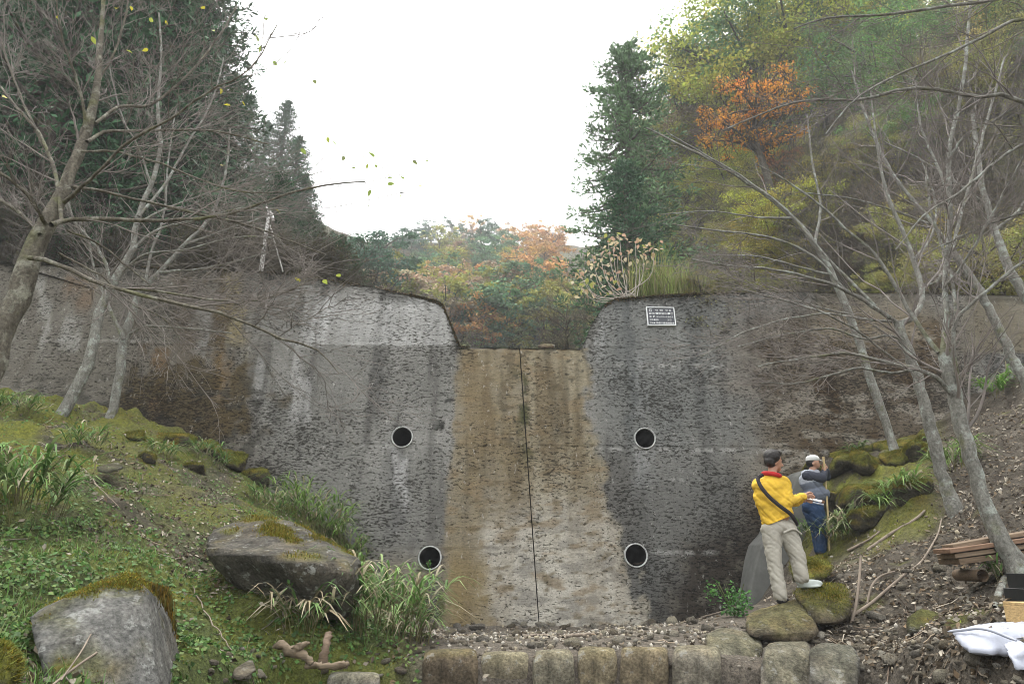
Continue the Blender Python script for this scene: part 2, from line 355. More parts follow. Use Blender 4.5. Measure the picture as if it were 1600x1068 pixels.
# plaque
M_PLB = plain('plaque_black', (.02, .024, .032), .35, .2, 6, 0, .5)
M_PLW = plain('plaque_white', (.62, .64, .64), .5, .12, 12, 0)
def plaque():
    q = PD(np.array([1008., 1053, 1055.5, 1012]), np.array([480.5, 481.5, 510.5, 508.8]))
    ctr = q.mean(0); w = (np.linalg.norm(q[1] - q[0]) + np.linalg.norm(q[2] - q[3])) / 2; h = (np.linalg.norm(q[3] - q[0]) + np.linalg.norm(q[2] - q[1])) / 2
    t = empty('name_plaque', Vector(ctr) + Vector((0, -.03, 0)), 'black rectangular plaque with white frame and white writing on the dam face', 'plaque')
    t.rotation_euler = (-math.atan(BAT), 0, 0)
    def box(name, x0, x1, z0, z1, y0, y1, mat):
        bm = bmesh.new(); bmesh.ops.create_cube(bm, size=1)
        for vv in bm.verts: vv.co = Vector((lerp(x0, x1, vv.co.x + .5), lerp(y0, y1, vv.co.y + .5), lerp(z0, z1, vv.co.z + .5)))
        bmesh.ops.bevel(bm, geom=bm.edges[:], offset=.002, segments=1, affect='EDGES')
        return bmo(name, bm, mat, t)
    box('plate', -w / 2 + .01, w / 2 - .01, -h / 2 + .01, h / 2 - .01, -.012, .05, M_PLB)
    e = .021
    box('frame_bar', -w / 2, w / 2, h / 2 - e, h / 2, -.028, .04, M_PLW); box('frame_bar', -w / 2, w / 2, -h / 2, -h / 2 + e, -.028, .04, M_PLW)
    box('frame_bar', -w / 2, -w / 2 + e, -h / 2 + e, h / 2 - e, -.027, .04, M_PLW); box('frame_bar', w / 2 - e, w / 2, -h / 2 + e, h / 2 - e, -.027, .04, M_PLW)
    def text(s, u, v, size, wmax):
        cu = bpy.data.curves.new('writing', 'FONT'); cu.body = s; cu.size = size; cu.extrude = .0015; cu.offset = .0012
        o = ob('writing', cu); bpy.context.view_layer.update(); wd = o.dimensions.x
        dg = bpy.context.evaluated_depsgraph_get(); me = bpy.data.meshes.new_from_object(o.evaluated_get(dg)); bpy.data.objects.remove(o)
        me.materials.clear(); me.materials.append(M_PLW); o = ob('writing', me, t)
        o.rotation_euler = (R(90), 0, 0); o.location = (-w / 2 + u * w, -.0165, h / 2 - v * h); sx = wmax * w / max(wd, 1e-3); o.scale = (sx, min(sx, 1.0) * 1.0, 1)
    hh = h * .125
    text('平成   年度', .30, .205, hh * .75, .29); text('竣 工', .68, .205, hh * .8, .20)
    text('事業名', .09, .385, hh * .7, .19); text('復旧治山事業', .31, .395, hh * 1.05, .64)
    text('工  種', .09, .555, hh * .7, .20); text('コンクリート谷止工', .33, .56, hh, .60)
    text('施工者', .09, .725, hh * .7, .21); text('㈱　　　　工業', .32, .735, hh, .54)
    text('発注者', .09, .895, hh * .7, .19); text('神奈川県森林組合', .31, .905, hh * 1.1, .64)
    # emblem top left: ring with a bar
    a = np.linspace(.2, 5.6, 30); pts = np.stack([.028 * np.cos(a), np.full_like(a, -.014), .032 * np.sin(a)], -1); pts = np.r_[pts, [[.028, -.014, -.028]]]
    v, f = tubes(pts[None], np.full((1, len(pts)), .006), 5); o = mk('emblem', v, f, M_PLW, t); o.location = (-w / 2 + .15 * w, 0, h / 2 - .165 * h)
plaque()
# ================================================================== GROUND in front of the dam
CP = [  # pixel x, pixel y, depth Y
 (0,1068,3.2),(150,1068,3.7),(300,1068,4.4),(430,1068,5.0),(540,1055,5.6),
 (0,900,4.6),(0,780,6.6),(0,690,9.4),(0,612,12.9),(-250,560,13.2),(-250,800,6),(-250,1000,3.4),
 (150,900,5.8),(150,790,7.6),(150,705,10),(140,640,13.1),
 (300,960,5.8),(300,850,7.6),(300,760,10),(290,688,13.1),
 (430,960,6.4),(430,880,8.4),(420,800,10.8),(420,770,13),
 (520,985,6.6),(530,900,9.2),(535,840,13),(600,985,7.6),(600,930,12.9),(660,990,9.5),(655,975,13),
 (700,1010,6.4),(800,1011,6.4),(900,1008,6.4),(1000,1004,6.6),(1100,992,7),(800,990,9.5),(950,986,10),
 (740,977,13.1),(860,975,13.1),(1000,974,13.1),(1090,967,13),(1165,958,12.6),
 (1165,985,8),(1240,962,8.0),(1280,908,8.9),(1280,868,11.2),(1235,850,12.9),(1268,790,13.1),(1300,722,13.1),
 (1290,1035,6.3),(1300,988,7.2),(1340,980,6.9),(1230,1003,7.0),(1340,890,8.9),(1350,800,11.2),(1380,705,13.1),(1480,692,12.6),
 (1480,1020,5.2),(1480,960,6.2),(1480,880,7.6),(1480,790,9.6),(1600,1068,4.3),(1600,960,5.6),(1600,890,6.5),(1600,800,8.2),(1600,700,10.4),(1600,600,12.9),
 (1540,640,12.9),(1400,1068,4.7),(1200,1068,5.0),(1850,540,13.2),(1850,800,7),(1850,1000,4.5)]
_c = np.array(CP, float); _p = P(_c[:, 0], _c[:, 1], _c[:, 2])
_p = np.concatenate([_p, [[0, 0, -.15], [1.5, 2, .15], [-1.2, 1.5, .1], [0, 4.6, .5], [-6, -2, 1.2], [6, -2, 1.2], [0, -3, -.2]]])
def _tps(r): return np.where(r > 0, r * r * np.log(r + 1e-12), 0)
_n = len(_p); _A = np.zeros((_n + 3, _n + 3)); _A[:_n, :_n] = _tps(np.hypot(_p[:, None, 0] - _p[None, :, 0], _p[:, None, 1] - _p[None, :, 1])) + .12 * np.eye(_n)
_A[:_n, _n] = 1; _A[:_n, _n + 1:] = _p[:, :2]; _A[_n:, :_n] = _A[:_n, _n:].T
_w = np.linalg.solve(_A, np.r_[_p[:, 2], 0, 0, 0])
def zsmooth(x, y):
    x = np.asarray(x, float); y = np.asarray(y, float); sh = x.shape; x, y = x.ravel(), y.ravel(); o = _w[_n] + _w[_n + 1] * x + _w[_n + 2] * y
    for i in range(_n): o = o + _w[i] * _tps(np.hypot(x - _p[i, 0], y - _p[i, 1]))
    return o.reshape(sh)
GX0, GX1, GY0, GY1, GS = -13.5, 13.5, -3., 13.7, .06
gx = np.arange(GX0, GX1 + GS, GS); gy = np.arange(GY0, GY1 + GS, GS); GXX, GYY = np.meshgrid(gx, gy)
Z = zsmooth(GXX, GYY)
WALLY = 5.95                               # front line of the dry stone wall
def wall_y(x): return WALLY + .02 * x - .10 * np.clip(x - 1.2, 0, 9)
step = sm(.12, -.08, GYY - wall_y(GXX)) * sm(-1.9, -1.4, GXX) * sm(3.1, 2.5, GXX)
Z = Z * (1 - step) + np.minimum(Z, .12 + .0 * Z) * step
_gpx, _gpy = pix(np.stack([GXX, GYY, Z], -1))
LEFT = sm(700, 560, _gpx)                  # 1 on the green bank, 0 on the right
RIGHTB = sm(1120, 1260, _gpx)
mossy = np.clip(sm(1480, 1420, _gpx) * sm(1225, 1260, _gpx) * sm(870, 830, _gpy + .25 * (_gpx - 1300)), 0, 1)
bumpz = .15 * n2(GXX, GYY, .8, 3, 31) + .05 * n2(GXX, GYY, 2.6, 3, 32) + .025 * n2(GXX, GYY, 7, 3, 33)
hum = np.maximum(0, n2(GXX, GYY, 1.9, 2, 34)) ** 1.2
nearmoss = LEFT * sm(830, 700, _gpy + .45 * _gpx - 60)
bumpz = bumpz * 1.35
Z = Z + bumpz * (.3 + .9 * np.maximum(LEFT, RIGHTB)) + (hum * .40 + .09 * np.maximum(0, n2(GXX, GYY, 4.5, 2, 36))) * np.maximum(nearmoss, mossy)
def zt(x, y):
    fx = np.clip((np.asarray(x, float) - GX0) / GS, 0, len(gx) - 1.001); fy = np.clip((np.asarray(y, float) - GY0) / GS, 0, len(gy) - 1.001)
    i, j = fx.astype(int), fy.astype(int); u, v = fx - i, fy - j
    return (Z[j, i] * (1 - u) + Z[j, i + 1] * u) * (1 - v) + (Z[j + 1, i] * (1 - u) + Z[j + 1, i + 1] * u) * v
def nrm(x, y, e=.08):
    dx = (zt(np.asarray(x) + e, y) - zt(np.asarray(x) - e, y)) / (2 * e); dy = (zt(x, np.asarray(y) + e) - zt(x, np.asarray(y) - e)) / (2 * e)
    n = np.stack([-dx, -dy, np.ones_like(dx)], -1); return n / np.linalg.norm(n, axis=-1, keepdims=True)
def hit(px, py, y0=2.5, y1=13.2):          # where the line of sight of a pixel first meets the ground
    ys = np.linspace(y0, y1, 700); p = P(np.full(700, px), np.full(700, py), ys); d = p[:, 2] - zt(p[:, 0], p[:, 1])
    k = np.argmax(d < 0) if (d < 0).any() else 699
    return np.array([p[k, 0], p[k, 1], zt(p[k, 0], p[k, 1])])
# ---- which cover grows where (1 = fully), used by the colours and by the scatter
def masks(x, y):
    z = zt(x, y); px, py = pix(np.stack([x, y, z], -1))
    L = sm(690, 560, px + 30 * n2(x, y, 1.2, 2, 40)); Rr = 1 - L
    a, b = 1.5 * n2(x, y, .9, 4, 41), 1.5 * n2(x, y, 1.5, 4, 42); c = 1.5 * n2(x, y, .6, 3, 43)
    upper = sm(800, 690, py + .35 * (px - 150))
    moss = L * np.clip(sm(-.15, .2, a) * (.55 + .45 * upper) + .7 * upper * sm(-.4, .1, b), 0, 1)
    mz = sm(1490, 1430, px) * sm(1225, 1260, px) * sm(905, 850, py + .28 * (px - 1290))
    moss = np.maximum(moss, mz * sm(-.35, .05, a)); moss = np.maximum(moss, Rr * sm(.42, .6, b) * .6 * sm(1250, 1300, px))
    path = L * sm(120, 40, np.abs((px - 260) * .75 - (py - 780) * .55 - 25) + 90 * a) * sm(960, 900, py) * .7   # litter run down the left bank
    litter = np.clip(np.maximum(path, Rr * sm(1180, 1330, px) * (1 - mz)) + L * sm(.1, .4, c) * .5, 0, 1)
    green = L * (1 - path * .75) * sm(-.55, .0, b + .45 * sm(760, 900, py)) * (1 - .35 * upper)
    return px, py, L, moss, litter, green
_px, _py, _L, _mo, _li, _gr = masks(GXX, GYY)
def gcol(c, w): 
    global GC
    GC = GC * (1 - w[..., None]) + np.array(c) * w[..., None]
GC = np.zeros(GXX.shape + (3,)); GC[:] = (.082, .071, .055)
gn = n2(GXX, GYY, 5, 4, 44)
gcol((.14, .123, .1), sm(-.1, .4, gn) * .8); gcol((.035, .027, .02), sm(.0, .4, n2(GXX, GYY, 3, 4, 45)) * .8)
gcol((.075, .10, .026), _gr * .85)
gcol((.15, .16, .028), _mo * (.6 + .4 * sm(-.2, .3, gn))); gcol((.11, .085, .018), _mo * sm(.2, .5, n2(GXX, GYY, 1.4, 3, 46)) * .8)
gcol((.16, .14, .115), sm(620, 680, _px) * sm(1240, 1180, _px) * sm(930, 975, _py) * .6)
def ground_mat():
    m, t, b = newmat('forest_soil', .95, .15); ca = colattr(t); v = coords(t)
    c = mixc(t, 1, ca.outputs[0], ramp(t, noise(t, v, 22, 6, .7), [(.3, (.45, .45, .45)), (.52, (1, 1, 1)), (.75, (1.7, 1.65, 1.6))]), 'MULTIPLY')
    c = mixc(t, 1, c, ramp(t, noise(t, v, 70, 4, .6), [(.3, (.6, .6, .6)), (.7, (1.35, 1.35, 1.35))]), 'MULTIPLY')
    t.links.new(c, b.inputs[0]); p = bump(t, b, noise(t, v, 26, 6, .7), 1, .05); bump(t, b, noise(t, v, 90, 3), .8, .012, p); return m
M_SOIL = ground_mat()
GROUND = mk('ground', np.stack([GXX, GYY, Z], -1), grid_faces(len(gy), len(gx)), M_SOIL, None, True, GC.reshape(-1, 3))
tag(GROUND, 'soil of the gully below the dam, green on the left bank and bare brown on the right', kind='structure')
# ================================================================== VALLEY behind the dam
def hill(x, y):
    xl = -3.2 - .12 * (y - 14); xr = 2.6 + .10 * (y - 14); out = np.maximum(xl - x, x - xr)
    near = 5.4 + .56 * np.clip(y - 20, 0, 92); far = 5.4 + .60 * np.clip(y - 34, 0, 116) - .35 * np.maximum(y - 150, 0)
    w = sm(0, 11, out) * sm(125, 85, y); fl = far * (1 - w) + near * w
    s = .30 * np.maximum(0, xl - x) + .30 * np.maximum(0, xl - 9 - x) + .5 * np.maximum(0, xl - 13 - x); s = np.minimum(s, 60)
    r = .82 * np.maximum(0, x - xr); r = np.minimum(r, 85) * (.22 + .78 * sm(15.5, 27, y))
    k = sm(120, 48, y) * .94 + .06
    return fl + (s + r) * k + sm(14, 30, y) * (2.2 * n2(x, y, .07, 3, 51) + .5 * n2(x, y, .4, 2, 52))
hx = np.linspace(-150, 150, 251); hx = np.sign(hx) * (np.abs(hx) / 150) ** 1.5 * 150; hy = 14.3 + (np.linspace(0, 1, 160)) ** 1.6 * 200
HX, HY = np.meshgrid(hx, hy); HZ = hill(HX, HY)
HCc = np.zeros(HX.shape + (3,)); HCc[:] = (.05, .042, .028); hn = sm(-.2, .3, n2(HX, HY, .25, 4, 53))[..., None]; HCc = HCc * (1 - hn) + np.array((.06, .065, .03)) * hn
HILL = mk('hillside', np.stack([HX, HY, HZ], -1), grid_faces(160, 251), M_SOIL, None, True, HCc.reshape(-1, 3))
tag(HILL, 'wooded valley slopes rising behind the dam', kind='structure')
# side slopes beyond the picture join the front ground to the hills
for sx in (-1, 1):
    xx = sx * (13.4 + (np.linspace(0, 1, 40)) ** 1.5 * 120); yy = np.linspace(-40, 14.35, 60); XX, YY = np.meshgrid(xx, yy)
    ZZ = zt(np.clip(XX, GX0, GX1), np.clip(YY, -3, 13.4)) + .55 * np.abs(XX - sx * 13.4) + .5 * n2(XX, YY, .3, 3, 54) - .05
    b_ = mk('bank', np.stack([XX, YY, ZZ], -1), grid_faces(60, 40) if sx > 0 else grid_faces(60, 40)[:, ::-1], M_SOIL, None, True, np.tile(np.array([[.07, .06, .04]]), (XX.size, 1)))
    tag(b_, 'earth slope beside the gully', kind='structure')
xx = np.linspace(-13.6, 13.6, 60); yy = np.linspace(-40, -2.9, 40); XX, YY = np.meshgrid(xx, yy); ZZ = zt(XX, np.full_like(YY, -2.95)) + .06 * (YY + 2.95) * 0 - .03
tag(mk('footpath', np.stack([XX, YY, ZZ], -1), grid_faces(40, 60), M_SOIL, None, True, np.tile(np.array([[.08, .065, .05]]), (XX.size, 1))), 'earth path leading down the gully', kind='structure')
# ================================================================== ROCKS
def rock_mat(name, tint=(1, 1, 1)):
    m, t, b = newmat(name, .9, .2); ca = colattr(t); v = coords(t)
    c = mixc(t, 1, ca.outputs[0], ramp(t, noise(t, v, 6, 7, .68, .4), [(.28, (.30, .30, .30)), (.5, (1, 1, 1)), (.72, (1.75, 1.72, 1.68))]), 'MULTIPLY')
    c = mixc(t, 1, c, ramp(t, noise(t, v, 42, 5, .65), [(.3, (.45, .45, .45)), (.5, (1, 1, 1)), (.7, (1.5, 1.5, 1.5))]), 'MULTIPLY')
    li = ramp(t, noise(t, v, 9, 7, .72), [(.58, (0, 0, 0)), (.64, (.75, .75, .75))])
    li = mixc(t, 1, li, ca.outputs['Alpha'], 'MULTIPLY')
    c = mixc(t, li, c, (.46, .47, .44)); t.links.new(c, b.inputs[0])
    p = bump(t, b, noise(t, v, 7, 9, .72, .4), 1, .12); bump(t, b, noise(t, v, 45, 5, .7), 1, .02, p); return m
M_ROCK = rock_mat('lichened_rock')
def ico(sub):
    bm = bmesh.new(); bmesh.ops.create_icosphere(bm, subdivisions=sub, radius=1)
    V = np.array([v.co[:] for v in bm.verts]); F = np.array([[v.index for v in f.verts] for f in bm.faces]); bm.free(); return V, F
ICO = {k: ico(k) for k in (1, 2, 3, 4, 5)}
def hull_planes(pts):
    bm = bmesh.new(); 
    for p in pts: bm.verts.new(p)
    r = bmesh.ops.convex_hull(bm, input=bm.verts[:]); bm.normal_update()
    pl = []
    c = np.mean(pts, 0)
    for f in bm.faces:
        n = np.array(f.normal[:]); h = n @ (np.array(f.verts[0].co[:]) - c)
        if h < 0: n, h = -n, -h
        pl.append((*n, max(h, .02)))
    bm.free(); return c, np.array(pl)
def rock_shape(pts, sub=4, rough=.05, seed=0, soft=14, fine=.3):
    c, pl = hull_planes(np.asarray(pts, float)); D, F = ICO[sub]
    k = (D @ pl[:, :3].T) / pl[:, 3]; k = np.maximum(k, 0); q = (k ** soft).sum(1) ** (1 / soft); r = 1 / q
    V = D * r[:, None]; s = r.mean()
    d = fbm(V / s * 1.3 + seed * 3.1, 4) * rough + np.abs(fbm(V / s * 3.2 + seed, 4)) * -rough * fine * 2 + fbm(V / s * 7 + seed, 3) * rough * .25
    V = V + D * (d * s)[:, None]; return c, V, F
def vnorm(V, F):
    n = np.zeros_like(V); fn = np.cross(V[F[:, 1]] - V[F[:, 0]], V[F[:, 2]] - V[F[:, 0]])
    for i in range(3): np.add.at(n, F[:, i], fn)
    return n / (np.linalg.norm(n, axis=1, keepdims=True) + 1e-9)
def rock_cols(V, F, base, moss, seed, mcol=(.12, .125, .02), mcol2=(.19, .14, .02), up=.35, lich=.6, wv=(0, 0, 0), soil=.0):
    n = vnorm(V, F); q = V + np.array(wv); c = np.tile(np.array(base, float), (len(V), 1))
    f = fbm(q * 2.2 + seed, 4); c *= (1 + .35 * f)[:, None]
    w = sm(.0, .5, fbm(q * 1.7 + seed + 9, 4))[:, None] * .5; c = c * (1 - w) + np.array((.15, .125, .085)) * w
    zz = (V[:, 2] - V[:, 2].min()) / (np.ptp(V[:, 2]) + 1e-6)
    m = np.clip(sm(up, up + .35, n[:, 2] + .7 * fbm(q * 3 + seed + 4, 4)) * moss, 0, 1)[:, None]
    g = sm(-.1, .4, fbm(q * 4 + seed + 2, 3))[:, None]
    c = c * (1 - m) + (np.array(mcol) * (1 - g) + np.array(mcol2) * g) * m
    return np.c_[np.clip(c, .01, 1), (1 - m[:, 0]) * lich], m[:, 0]
def rock(name, pts, label, cat='boulder', base=(.17, .165, .15), moss=.8, sub=4, rough=.06, seed=0, up=.35, group=None, parent=None, lich=.6, soft=14, sink=0, **k):
    c, V, F = rock_shape(pts, sub, rough, seed, soft); col, m = rock_cols(V, F, base, moss, seed, up=up, lich=lich, **k)
    o = mk(name, V, F, M_ROCK, None, True, col); o.location = c
    if parent is not None: o.parent = parent; o.location = Vector(c) - parent.location
    else: tag(o, label, cat, group)
    return o, c, V, F, m
def PX(l): return np.array([P(*a) for a in l])
BR, bc, bV, bF, bM = rock('boulder', PX([(42, 965, 3.75), (90, 938, 3.85), (150, 922, 4.0), (208, 897, 4.2), (230, 925, 4.05), (250, 1085, 3.75), (80, 1100, 3.4), (60, 1030, 3.5),
        (60, 950, 4.6), (190, 892, 5.0), (262, 930, 4.9), (285, 1030, 4.6), (275, 1080, 4.4)]), 'flat faced grey boulder with orange moss along its top, low on the left bank',
        base=(.18, .18, .168), moss=1, sub=5, rough=.045, seed=3, up=.74, lich=1.0, soft=60)
B2, b2c, b2V, b2F, b2M = rock('boulder', PX([(318, 860, 6.3), (440, 874, 5.95), (556, 890, 6.1), (352, 906, 6.65), (430, 938, 6.5), (522, 972, 6.4), (545, 966, 6.5), (564, 928, 6.6), (318, 846, 6.7), (332, 829, 6.9), (400, 805, 7.4),
        (452, 810, 7.5), (500, 838, 7.2), (563, 872, 6.7), (380, 812, 8.4), (480, 832, 8.4), (560, 885, 7.9), (540, 965, 7.4), (420, 930, 7.5)]),
        'big dark overhanging boulder with mossy sloping top in the left bank', base=(.105, .098, .083), moss=.9, sub=5, rough=.15, seed=11, up=.84, lich=1.0, soft=70)
rock('boulder', PX([(-30, 1010, 3.0), (10, 1008, 3.1), (27, 1030, 3.1), (25, 1080, 3.0), (-40, 1090, 2.9), (-10, 1005, 3.6), (30, 1040, 3.5)]), 'small moss covered boulder at the bottom left corner', base=(.08, .075, .06), moss=1.4, seed=5, up=-.5, lich=.1)
# boulders on the right that the man in yellow stands on
YM = 7.2                                  # depth of the man in yellow
for l, lab, kw in [
    ([(1162, 965, 6.85), (1185, 950, 7.25), (1240, 934, 7.20), (1262, 940, 6.95), (1280, 985, 6.55), (1265, 1002, 6.45), (1185, 1000, 6.40), (1165, 985, 6.55), (1180, 955, 7.65), (1255, 936, 7.55), (1285, 1000, 7.25), (1165, 1000, 7.25)],
     'long brown boulder under the rear foot of the man in yellow', dict(base=(.15, .125, .09), moss=.45, seed=21)),
    ([(1238, 925, 7.10), (1262, 913, 7.25), (1310, 910, 7.35), (1333, 925, 7.15), (1330, 955, 6.85), (1310, 976, 6.65), (1275, 975, 6.65), (1255, 950, 6.75), (1245, 925, 7.75), (1320, 913, 7.85), (1330, 970, 7.45), (1260, 975, 7.45)],
     'rounded mossy boulder under the front foot of the man in yellow', dict(base=(.11, .092, .062), moss=.7, seed=22, up=.5)),
    ([(1098, 990, 6.55), (1130, 978, 6.75), (1165, 985, 6.75), (1192, 1005, 6.45), (1190, 1070, 6.15), (1120, 1085, 6.05), (1105, 1010, 6.25), (1120, 980, 7.25), (1185, 990, 7.25), (1190, 1060, 7.05)],
     'pale topped block at the right end of the stone row, below the long brown boulder', dict(base=(.20, .19, .155), moss=.25, seed=23)),
    ([(1190, 1015, 5.95), (1215, 1000, 6.25), (1262, 1000, 6.25), (1272, 1020, 6.00), (1275, 1100, 5.65), (1185, 1100, 5.65), (1200, 1002, 6.75), (1265, 1003, 6.75), (1275, 1080, 6.45)],
     'squarish grey stone in front of the long brown boulder', dict(base=(.18, .165, .14), moss=.25, seed=24)),
    ([(1262, 1015, 5.85), (1290, 1002, 6.05), (1330, 1006, 6.05), (1345, 1030, 5.75), (1340, 1100, 5.45), (1262, 1100, 5.45), (1280, 1003, 6.55), (1335, 1010, 6.55)],
     'grey stone at the bottom edge right of the squarish one', dict(base=(.15, .145, .13), moss=.2, seed=25)),
    ([(1415, 965, 6.3), (1440, 950, 6.5), (1475, 958, 6.5), (1490, 985, 6.2), (1450, 1000, 6.0), (1410, 990, 6.1), (1440, 950, 7.0), (1490, 970, 6.9)],
     'half buried dark stone left of the white sack', dict(base=(.09, .085, .065), moss=.7, seed=26)),
    ([(1262, 872, 10.6), (1300, 862, 10.9), (1340, 866, 10.8), (1345, 885, 10.4), (1300, 897, 10.2), (1262, 890, 10.3), (1270, 868, 11.4), (1340, 866, 11.4)],
     'dark mossy log shaped rock at the feet of the man in blue', dict(base=(.05, .045, .03), moss=1.2, seed=27, up=-.1, lich=.1)),
    ([(1232, 880, 8.6), (1262, 868, 8.8), (1300, 876, 8.8), (1300, 905, 8.4), (1240, 920, 8.2), (1230, 900, 8.4), (1240, 872, 9.4), (1300, 880, 9.4)],
     'dark mossy rock behind the legs of the man in yellow', dict(base=(.045, .04, .028), moss=1.1, seed=28, up=.0, lich=.1)),
    ]:
    mb = 'moss' in lab and 'foot' not in lab or 'cushion' in lab
    rock('boulder', PX(l), lab, 'boulder', rough=.24 if mb else .12, soft=7 if mb else 20, **kw)
def mossrock(px_, py_, w, h, seed, lab, grp):
    r_ = np.random.RandomState(seed); c = hit(px_, py_); m = c[1] / FPX; pts = c + r_.uniform(-1, 1, (16, 3)) * np.array([w * m * .62, w * m * .55, h * m * .62]) + np.array([0, w * m * .25, h * m * .12])
    rock('boulder', pts, lab, 'boulder', base=(.05, .045, .03), moss=1.15, seed=seed, up=.02, lich=.15, rough=.2, soft=12, sub=4, group=grp)
for i, (a, b, w, h) in enumerate([(1285, 742, 60, 40), (1325, 732, 70, 44), (1368, 728, 66, 46), (1410, 724, 64, 44), (1446, 716, 50, 40), (1335, 706, 60, 26), (1400, 702, 64, 28), (1440, 694, 40, 24)]): mossrock(a, b, w, h, 300 + i, 'dark moss covered rock in the upper ledge beside the dam', 'mossy rocks of the upper ledge')
for i, (a, b, w, h) in enumerate([(1305, 795, 58, 40), (1342, 788, 70, 46), (1385, 785, 74, 50), (1428, 776, 60, 44), (1372, 815, 62, 36), (1325, 822, 50, 30)]): mossrock(a, b, w, h, 320 + i, 'dark moss covered rock in the lower ledge below the bamboo grass', 'mossy rocks of the lower ledge')
for i, (a, b, w, h) in enumerate([(205, 685, 60, 30), (262, 690, 66, 34), (318, 705, 60, 36), (352, 722, 44, 34), (398, 748, 50, 36), (300, 735, 40, 22), (230, 720, 36, 20)]): mossrock(a, b, w, h, 340 + i, 'moss covered rock on the upper edge of the left bank', 'mossy rocks on the left bank edge')
# dry stone row along the front edge
SW = empty('stone_row', P(900., 1040., 6.1), 'row of squared brown stones edging the rubble below the dam', 'stone wall')
for i, (x0, x1, yt, base, mo) in enumerate([(655, 752, 1010, (.10, .08, .055), .3), (747, 831, 1013, (.185, .165, .115), .15), (829, 901, 1011, (.19, .175, .13), .15), (898, 969, 1007, (.17, .145, .095), .2),
                                           (965, 1049, 1005, (.175, .145, .095), .2), (1046, 1131, 1005, (.18, .165, .13), .25), (505, 600, 1046, (.17, .16, .14), .3)]):
    Y = 6.0 + .06 * math.sin(i * 2.3); r_ = random.Random(i); j = lambda a: r_.uniform(-a, a)
    if i >= 6: Y -= .25
    pts = PX([(x0 + 6 + j(4), yt + 5 + j(3), Y), (x1 - 6 + j(4), yt + 5 + j(3), Y), (x0 + 1, yt + 28, Y - .05), (x1 - 1, yt + 28, Y - .05), (x0 + 3 + j(4), 1100, Y - .02), (x1 - 3 + j(4), 1100, Y - .02),
              (x0 + 12, yt + j(2), Y + .22), (x1 - 12, yt + j(2), Y + .22), (x0 + 4, yt + 3, Y + .5), (x1 - 4, yt + 3, Y + .5), (x0 + 4, 1090, Y + .5), (x1 - 4, 1090, Y + .5)])
    rock('stone', pts, None, base=tuple(1.5 * q for q in base), moss=mo, seed=40 + i, rough=.05, parent=SW, lich=.7, soft=13, up=.3)
rock('boulder', PX([(612, 1022, 6.5), (640, 1012, 6.6), (650, 1018, 6.5), (650, 1050, 6.3), (620, 1055, 6.2), (625, 1013, 6.9), (650, 1015, 6.9)]), 'upright small grey stone at the left end of the stone row', base=(.15, .14, .115), moss=.2, seed=61)
rock('boulder', PX([(365, 1045, 4.9), (395, 1028, 5.1), (402, 1050, 4.9), (380, 1065, 4.7), (360, 1058, 4.8), (385, 1030, 5.4)]), 'pointed brown stone lying among the clover below the big boulder', base=(.16, .14, .11), moss=.1, seed=62)
rock('boulder', PX([(150, 728, 8.6), (185, 722, 8.8), (198, 732, 8.6), (170, 742, 8.4), (150, 736, 8.5), (180, 722, 9.1)]), 'flat dark stone lying high on the left bank', base=(.08, .075, .06), moss=.2, seed=63)
# ---- loose rubble: 300 stones one by one, the small ones as one gravel mesh
STONES = []
for k in range(8):
    r_ = np.random.RandomState(100 + k); pts = r_.uniform(-1, 1, (14, 3)) * np.array([1, .75, .5]); c, V, F = rock_shape(pts, 2, .09, k, 10); V = V / np.abs(V).max()
    bcol = [(.22, .20, .165), (.17, .15, .12), (.27, .255, .22), (.13, .11, .085), (.24, .22, .17), (.19, .175, .15), (.10, .085, .065), (.30, .28, .24)][k]
    col, _ = rock_cols(V, F, bcol, .1, k, lich=.4); STONES.append(mk('stone', V, F, M_ROCK, None, True, col, link=False))
rg = random.Random(5); placed = []
def rubble_px():
    while True:
        u = rg.random()
        if u < .5: x, y = rg.uniform(650, 1185), rg.uniform(972, 1012)
        elif u < .93: x, y = rg.uniform(1270, 1610), rg.uniform(880, 1075)
        else: x, y = rg.uniform(330, 660), rg.uniform(1010, 1068)
        if x > 1270 and y < 985 and rg.random() < .72: continue
        return x, y
while len(placed) < 300:
    x, y = rubble_px(); h = hit(x, y); d = h[1]
    s = (rg.uniform(6, 13) if rg.random() < .8 else rg.uniform(13, 24)) * d / FPX * .5 * 1.25
    if y > 1000 and x > 1180 and h[1] < 5: s *= 1.15
    if any((h[0] - q[0])**2 + (h[1] - q[1])**2 < (.6 * (s + q[2]))**2 for q in placed): continue
    placed.append((h[0], h[1], s)); o = ob('stone', STONES[rg.randrange(8)], GROUND)
    o.location = (h[0], h[1], h[2] + s * .18); o.scale = (s, s * rg.uniform(.8, 1.2), s * rg.uniform(.7, 1.2)); o.rotation_euler = (rg.uniform(-.35, .35), rg.uniform(-.35, .35), rg.uniform(0, 6.28))
RS = np.random.RandomState(8)
def cand(n, x0=-13, x1=13, y0=2.6, y1=13.25, pw=1.5, near=3.5):
    x = RS.uniform(x0, x1, n); y = RS.uniform(y0, y1, n); z = zt(x, y); px, py = pix(np.stack([x, y, z], -1))
    k = (px > -40) & (px < 1640) & (py < 1100) & (py > 0) & (RS.rand(n) < np.clip((near / y) ** pw, 0, 1))
    return x[k], y[k]
def rot_from(n, ang):                       # frames: t along, b across, n up
    a = np.stack([np.cos(ang), np.sin(ang), np.zeros_like(ang)], -1); t = a - n * (a * n).sum(-1, keepdims=True); t /= np.linalg.norm(t, axis=-1, keepdims=True) + 1e-9
    return t, np.cross(n, t), n
x, y = cand(90000, pw=1.1); px, py, L, mo, li, gr = masks(x, y)
